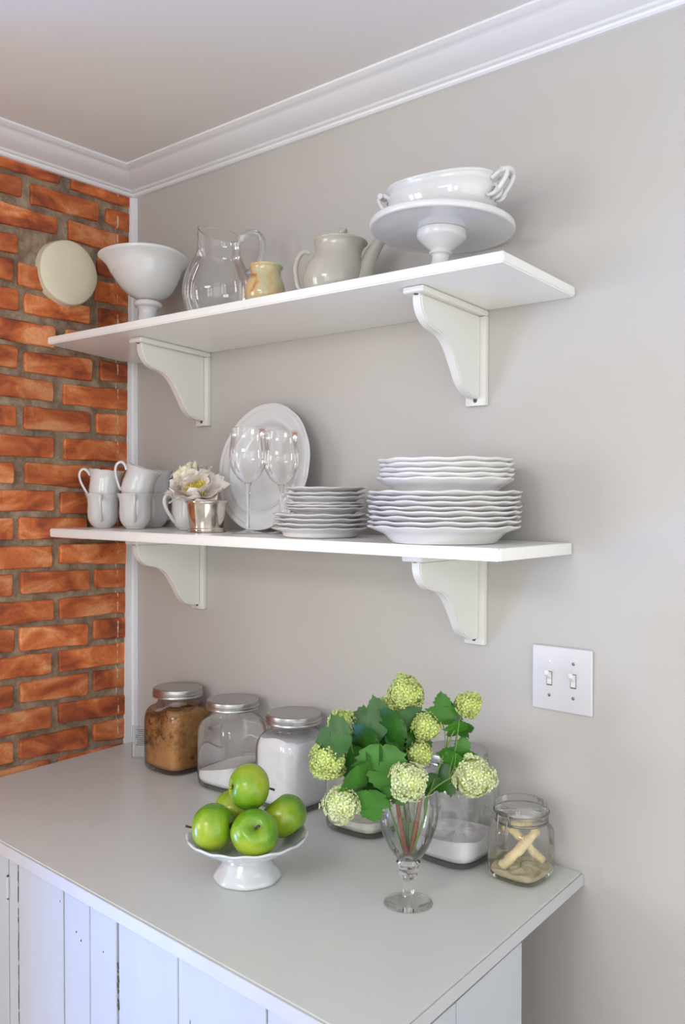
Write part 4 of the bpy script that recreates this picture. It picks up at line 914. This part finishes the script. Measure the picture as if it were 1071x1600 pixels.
def branch(label, head, R, hmat, rim, lv, seed, wood=True, foot=(0, 0)):
    t = thing('viburnum_branch', label, 'flower', tuple(BASE), group='green snowball branches in the goblet vase')
    h = Vector(head)-BASE; rm = Vector((VX+rim[0], VY+rim[1], CT+.150))-BASE; rm2 = Vector((VX+rim[0]*1.25, VY+rim[1]*1.25, CT+.186))-BASE
    ft = Vector((foot[0], foot[1], 0.002))
    dn = (rm2-h); dn.z = min(dn.z, -.02)
    tube('stem', spl([ft, ft*.4+rm*.45+Vector((0, 0, -.004)), rm, rm2, rm2*.45+h*.55+Vector((0, 0, .012)), h], 5), [.0052, .0030, .0014] if wood else [.0018, .0011], 'woody_stem' if wood else 'green_stem', t, 7)
    V, F = head_data(R, seed); hd_ = tag(mesh('flower_head', V, F, hmat, t, None, h), kind='stuff')
    V, F = core_data(R); mesh('flower_core', V, F, 'floret', hd_, 60)
    for (p, d, n_, L, mt) in lv:
        p = Vector(p)-BASE; m_ = orient(d, n_); V, F = leaf_data(L, .22, .22, seed+int(L*1000))
        o = mesh('leaf', [m_ @ v for v in V], F, mt, t, 70, p)
        # short stalk back to the branch
        tube('leaf_stalk', [(0, 0, 0), tuple((rm2*.5+h*.5-p)*.35+Vector((0, 0, -.004))), tuple((rm2*.6+h*.4-p)*.8)], .0008, 'green_stem', o, 5)
f2c = Vector((.66, -.75, .05))              # towards the viewer
def D(r_, u_, f_=0): return Rr*r_+U*u_+f2c*f_
def LP(r_, u_, f_): return Vector((1.134, -.295, 0))+Rr*r_+f2c*f_*1.0+U*(u_)
N0 = f2c*.8+U*.6

def lm(r_, z_, f_): return LP(r_/1000, CT+z_/1000, f_/1000)      # millimetres right of, above and in front of the vase foot
def LF(r_, z_, f_, dr, dz, L, mt, k):
    d = Rr*dr+U*dz+f2c*(-.12+.3*math.sin(k*2.1)); n_ = f2c*.85+U*(.5+.25*math.sin(k*1.7))+Rr*.45*math.sin(k*2.9+1)
    return (lm(r_, z_, f_)-d.normalized()*L/2000, d, n_, L/1000, mt)
branch('topmost green snowball bloom of the bouquet', lm(-4, 333, -20), 0.029, 'floret', (0.012, 0.01), [LF(3, 289, 10, 0.3, -0.8, 52, 'leaf', 1), LF(-32, 283, 15, -0.7, -0.6, 55, 'leaf', 2)], 3, True, (0.003, 0.0025))
branch('small green snowball bloom tucked under the left of the topmost one', lm(-27, 308, -28), 0.0205, 'floret', (0.0, 0.015), [LF(-65, 296, 0, -1, 0.1, 62, 'leaf', 3), LF(-35, 254, -10, -0.8, -0.3, 60, 'leaf', 4), LF(-49, 269, -30, 0.3, 0.9, 58, 'leaf', 5), LF(-75, 228, -15, -0.5, -0.8, 60, 'leaf', 6)], 4, False, (0, 0.0037))
branch('yellow-green snowball bloom in the middle of the upper right, under the topmost one', lm(26, 287, 15), 0.0215, 'floret', (0.02, 0.0), [LF(22, 261, 5, 0.35, -0.9, 50, 'leaf', 7), LF(-41, 259, 0, -0.9, 0.1, 66, 'leaf', 8)], 5, True, (0.005, 0))
branch('snowball bloom on the branch reaching up to the right', lm(96, 319, 0), 0.0205, 'floret', (0.03, 0.005), [LF(55, 316, 5, 0.05, 1, 50, 'leaf_light', 9), LF(76, 312, -5, 0.6, 0.6, 34, 'leaf', 10)], 6, False, (0.0075, 0.0013))
branch('large pale snowball bloom low on the right, in front of the dusty jar', lm(99, 212, 30), 0.033, 'floret_pale', (0.034, -0.004), [LF(73, 279, 10, -0.3, -0.9, 38, 'leaf_light', 11), LF(91, 282, 0, 1, 0.3, 30, 'leaf', 12), LF(83, 250, 15, 0.3, 0.9, 44, 'leaf_light', 13), LF(66, 228, 20, -0.3, -0.9, 46, 'leaf_light', 14), LF(53, 202, 20, -0.85, -0.4, 46, 'leaf', 15)], 7, False, (0.0085, -0.001))
branch('pale snowball bloom at the centre, just above the goblet rim', lm(-5, 214, 65), 0.0285, 'floret_pale', (-0.004, -0.02), [LF(-45, 226, 45, -0.05, -1, 72, 'leaf_light', 16), LF(-11, 181, 30, 0.1, -1, 58, 'leaf_light', 17), LF(30, 193, 20, 0.2, -0.95, 40, 'leaf', 18)], 8, True, (-0.001, -0.005))
branch('dull green snowball bloom half hidden behind the central pale one', lm(16, 244, 15), 0.0205, 'floret', (0.01, 0.0), [LF(-16, 261, 10, -0.7, 0.5, 50, 'leaf', 19), LF(3, 269, -10, 0.2, 0.9, 48, 'leaf', 20), LF(8, 218, -25, 0.3, -0.9, 52, 'leaf', 21), LF(-30, 206, -20, -0.3, -0.9, 58, 'leaf', 22), LF(-20, 233, -5, -0.5, -0.8, 60, 'leaf', 23)], 9, False, (0.0025, 0))
branch('yellow-green snowball bloom at the far left of the bouquet', lm(-128, 237, 30), 0.029, 'floret', (-0.03, -0.01), [LF(-123, 276, 40, -0.85, -0.15, 58, 'leaf', 24), LF(-92, 228, 30, -0.2, -1, 60, 'leaf', 25)], 10, False, (-0.0075, -0.0025))
branch('snowball bloom hanging lowest on the left, over the jar behind', lm(-108, 172, 45), 0.0285, 'floret_pale', (-0.036, -0.004), [LF(-80, 204, 40, 0.05, -1, 64, 'leaf_light', 26), LF(-62, 163, 35, 0.15, -1, 56, 'leaf_light', 27), LF(-49, 185, 10, -0.1, -1, 52, 'leaf', 28)], 11, False, (-0.009, -0.001))
branch('snowball bloom at the upper left behind a dark leaf', lm(-106, 284, -20), 0.023, 'floret', (-0.018, 0.012), [LF(-75, 253, 20, -0.6, -0.5, 66, 'leaf', 29), LF(-95, 259, 0, -0.8, 0.3, 44, 'leaf_light', 30)], 12, False, (-0.0045, 0.003))
branch('small snowball bloom among the leaves near the top left', lm(-67, 280, -35), 0.0165, 'floret', (-0.012, 0.016), [LF(-62, 230, 10, -0.3, -0.9, 70, 'leaf', 31), LF(-26, 228, -15, 0.2, -0.9, 62, 'leaf', 32), LF(-31, 191, 5, 0.1, -1, 58, 'leaf', 33)], 13, False, (-0.003, 0.004))
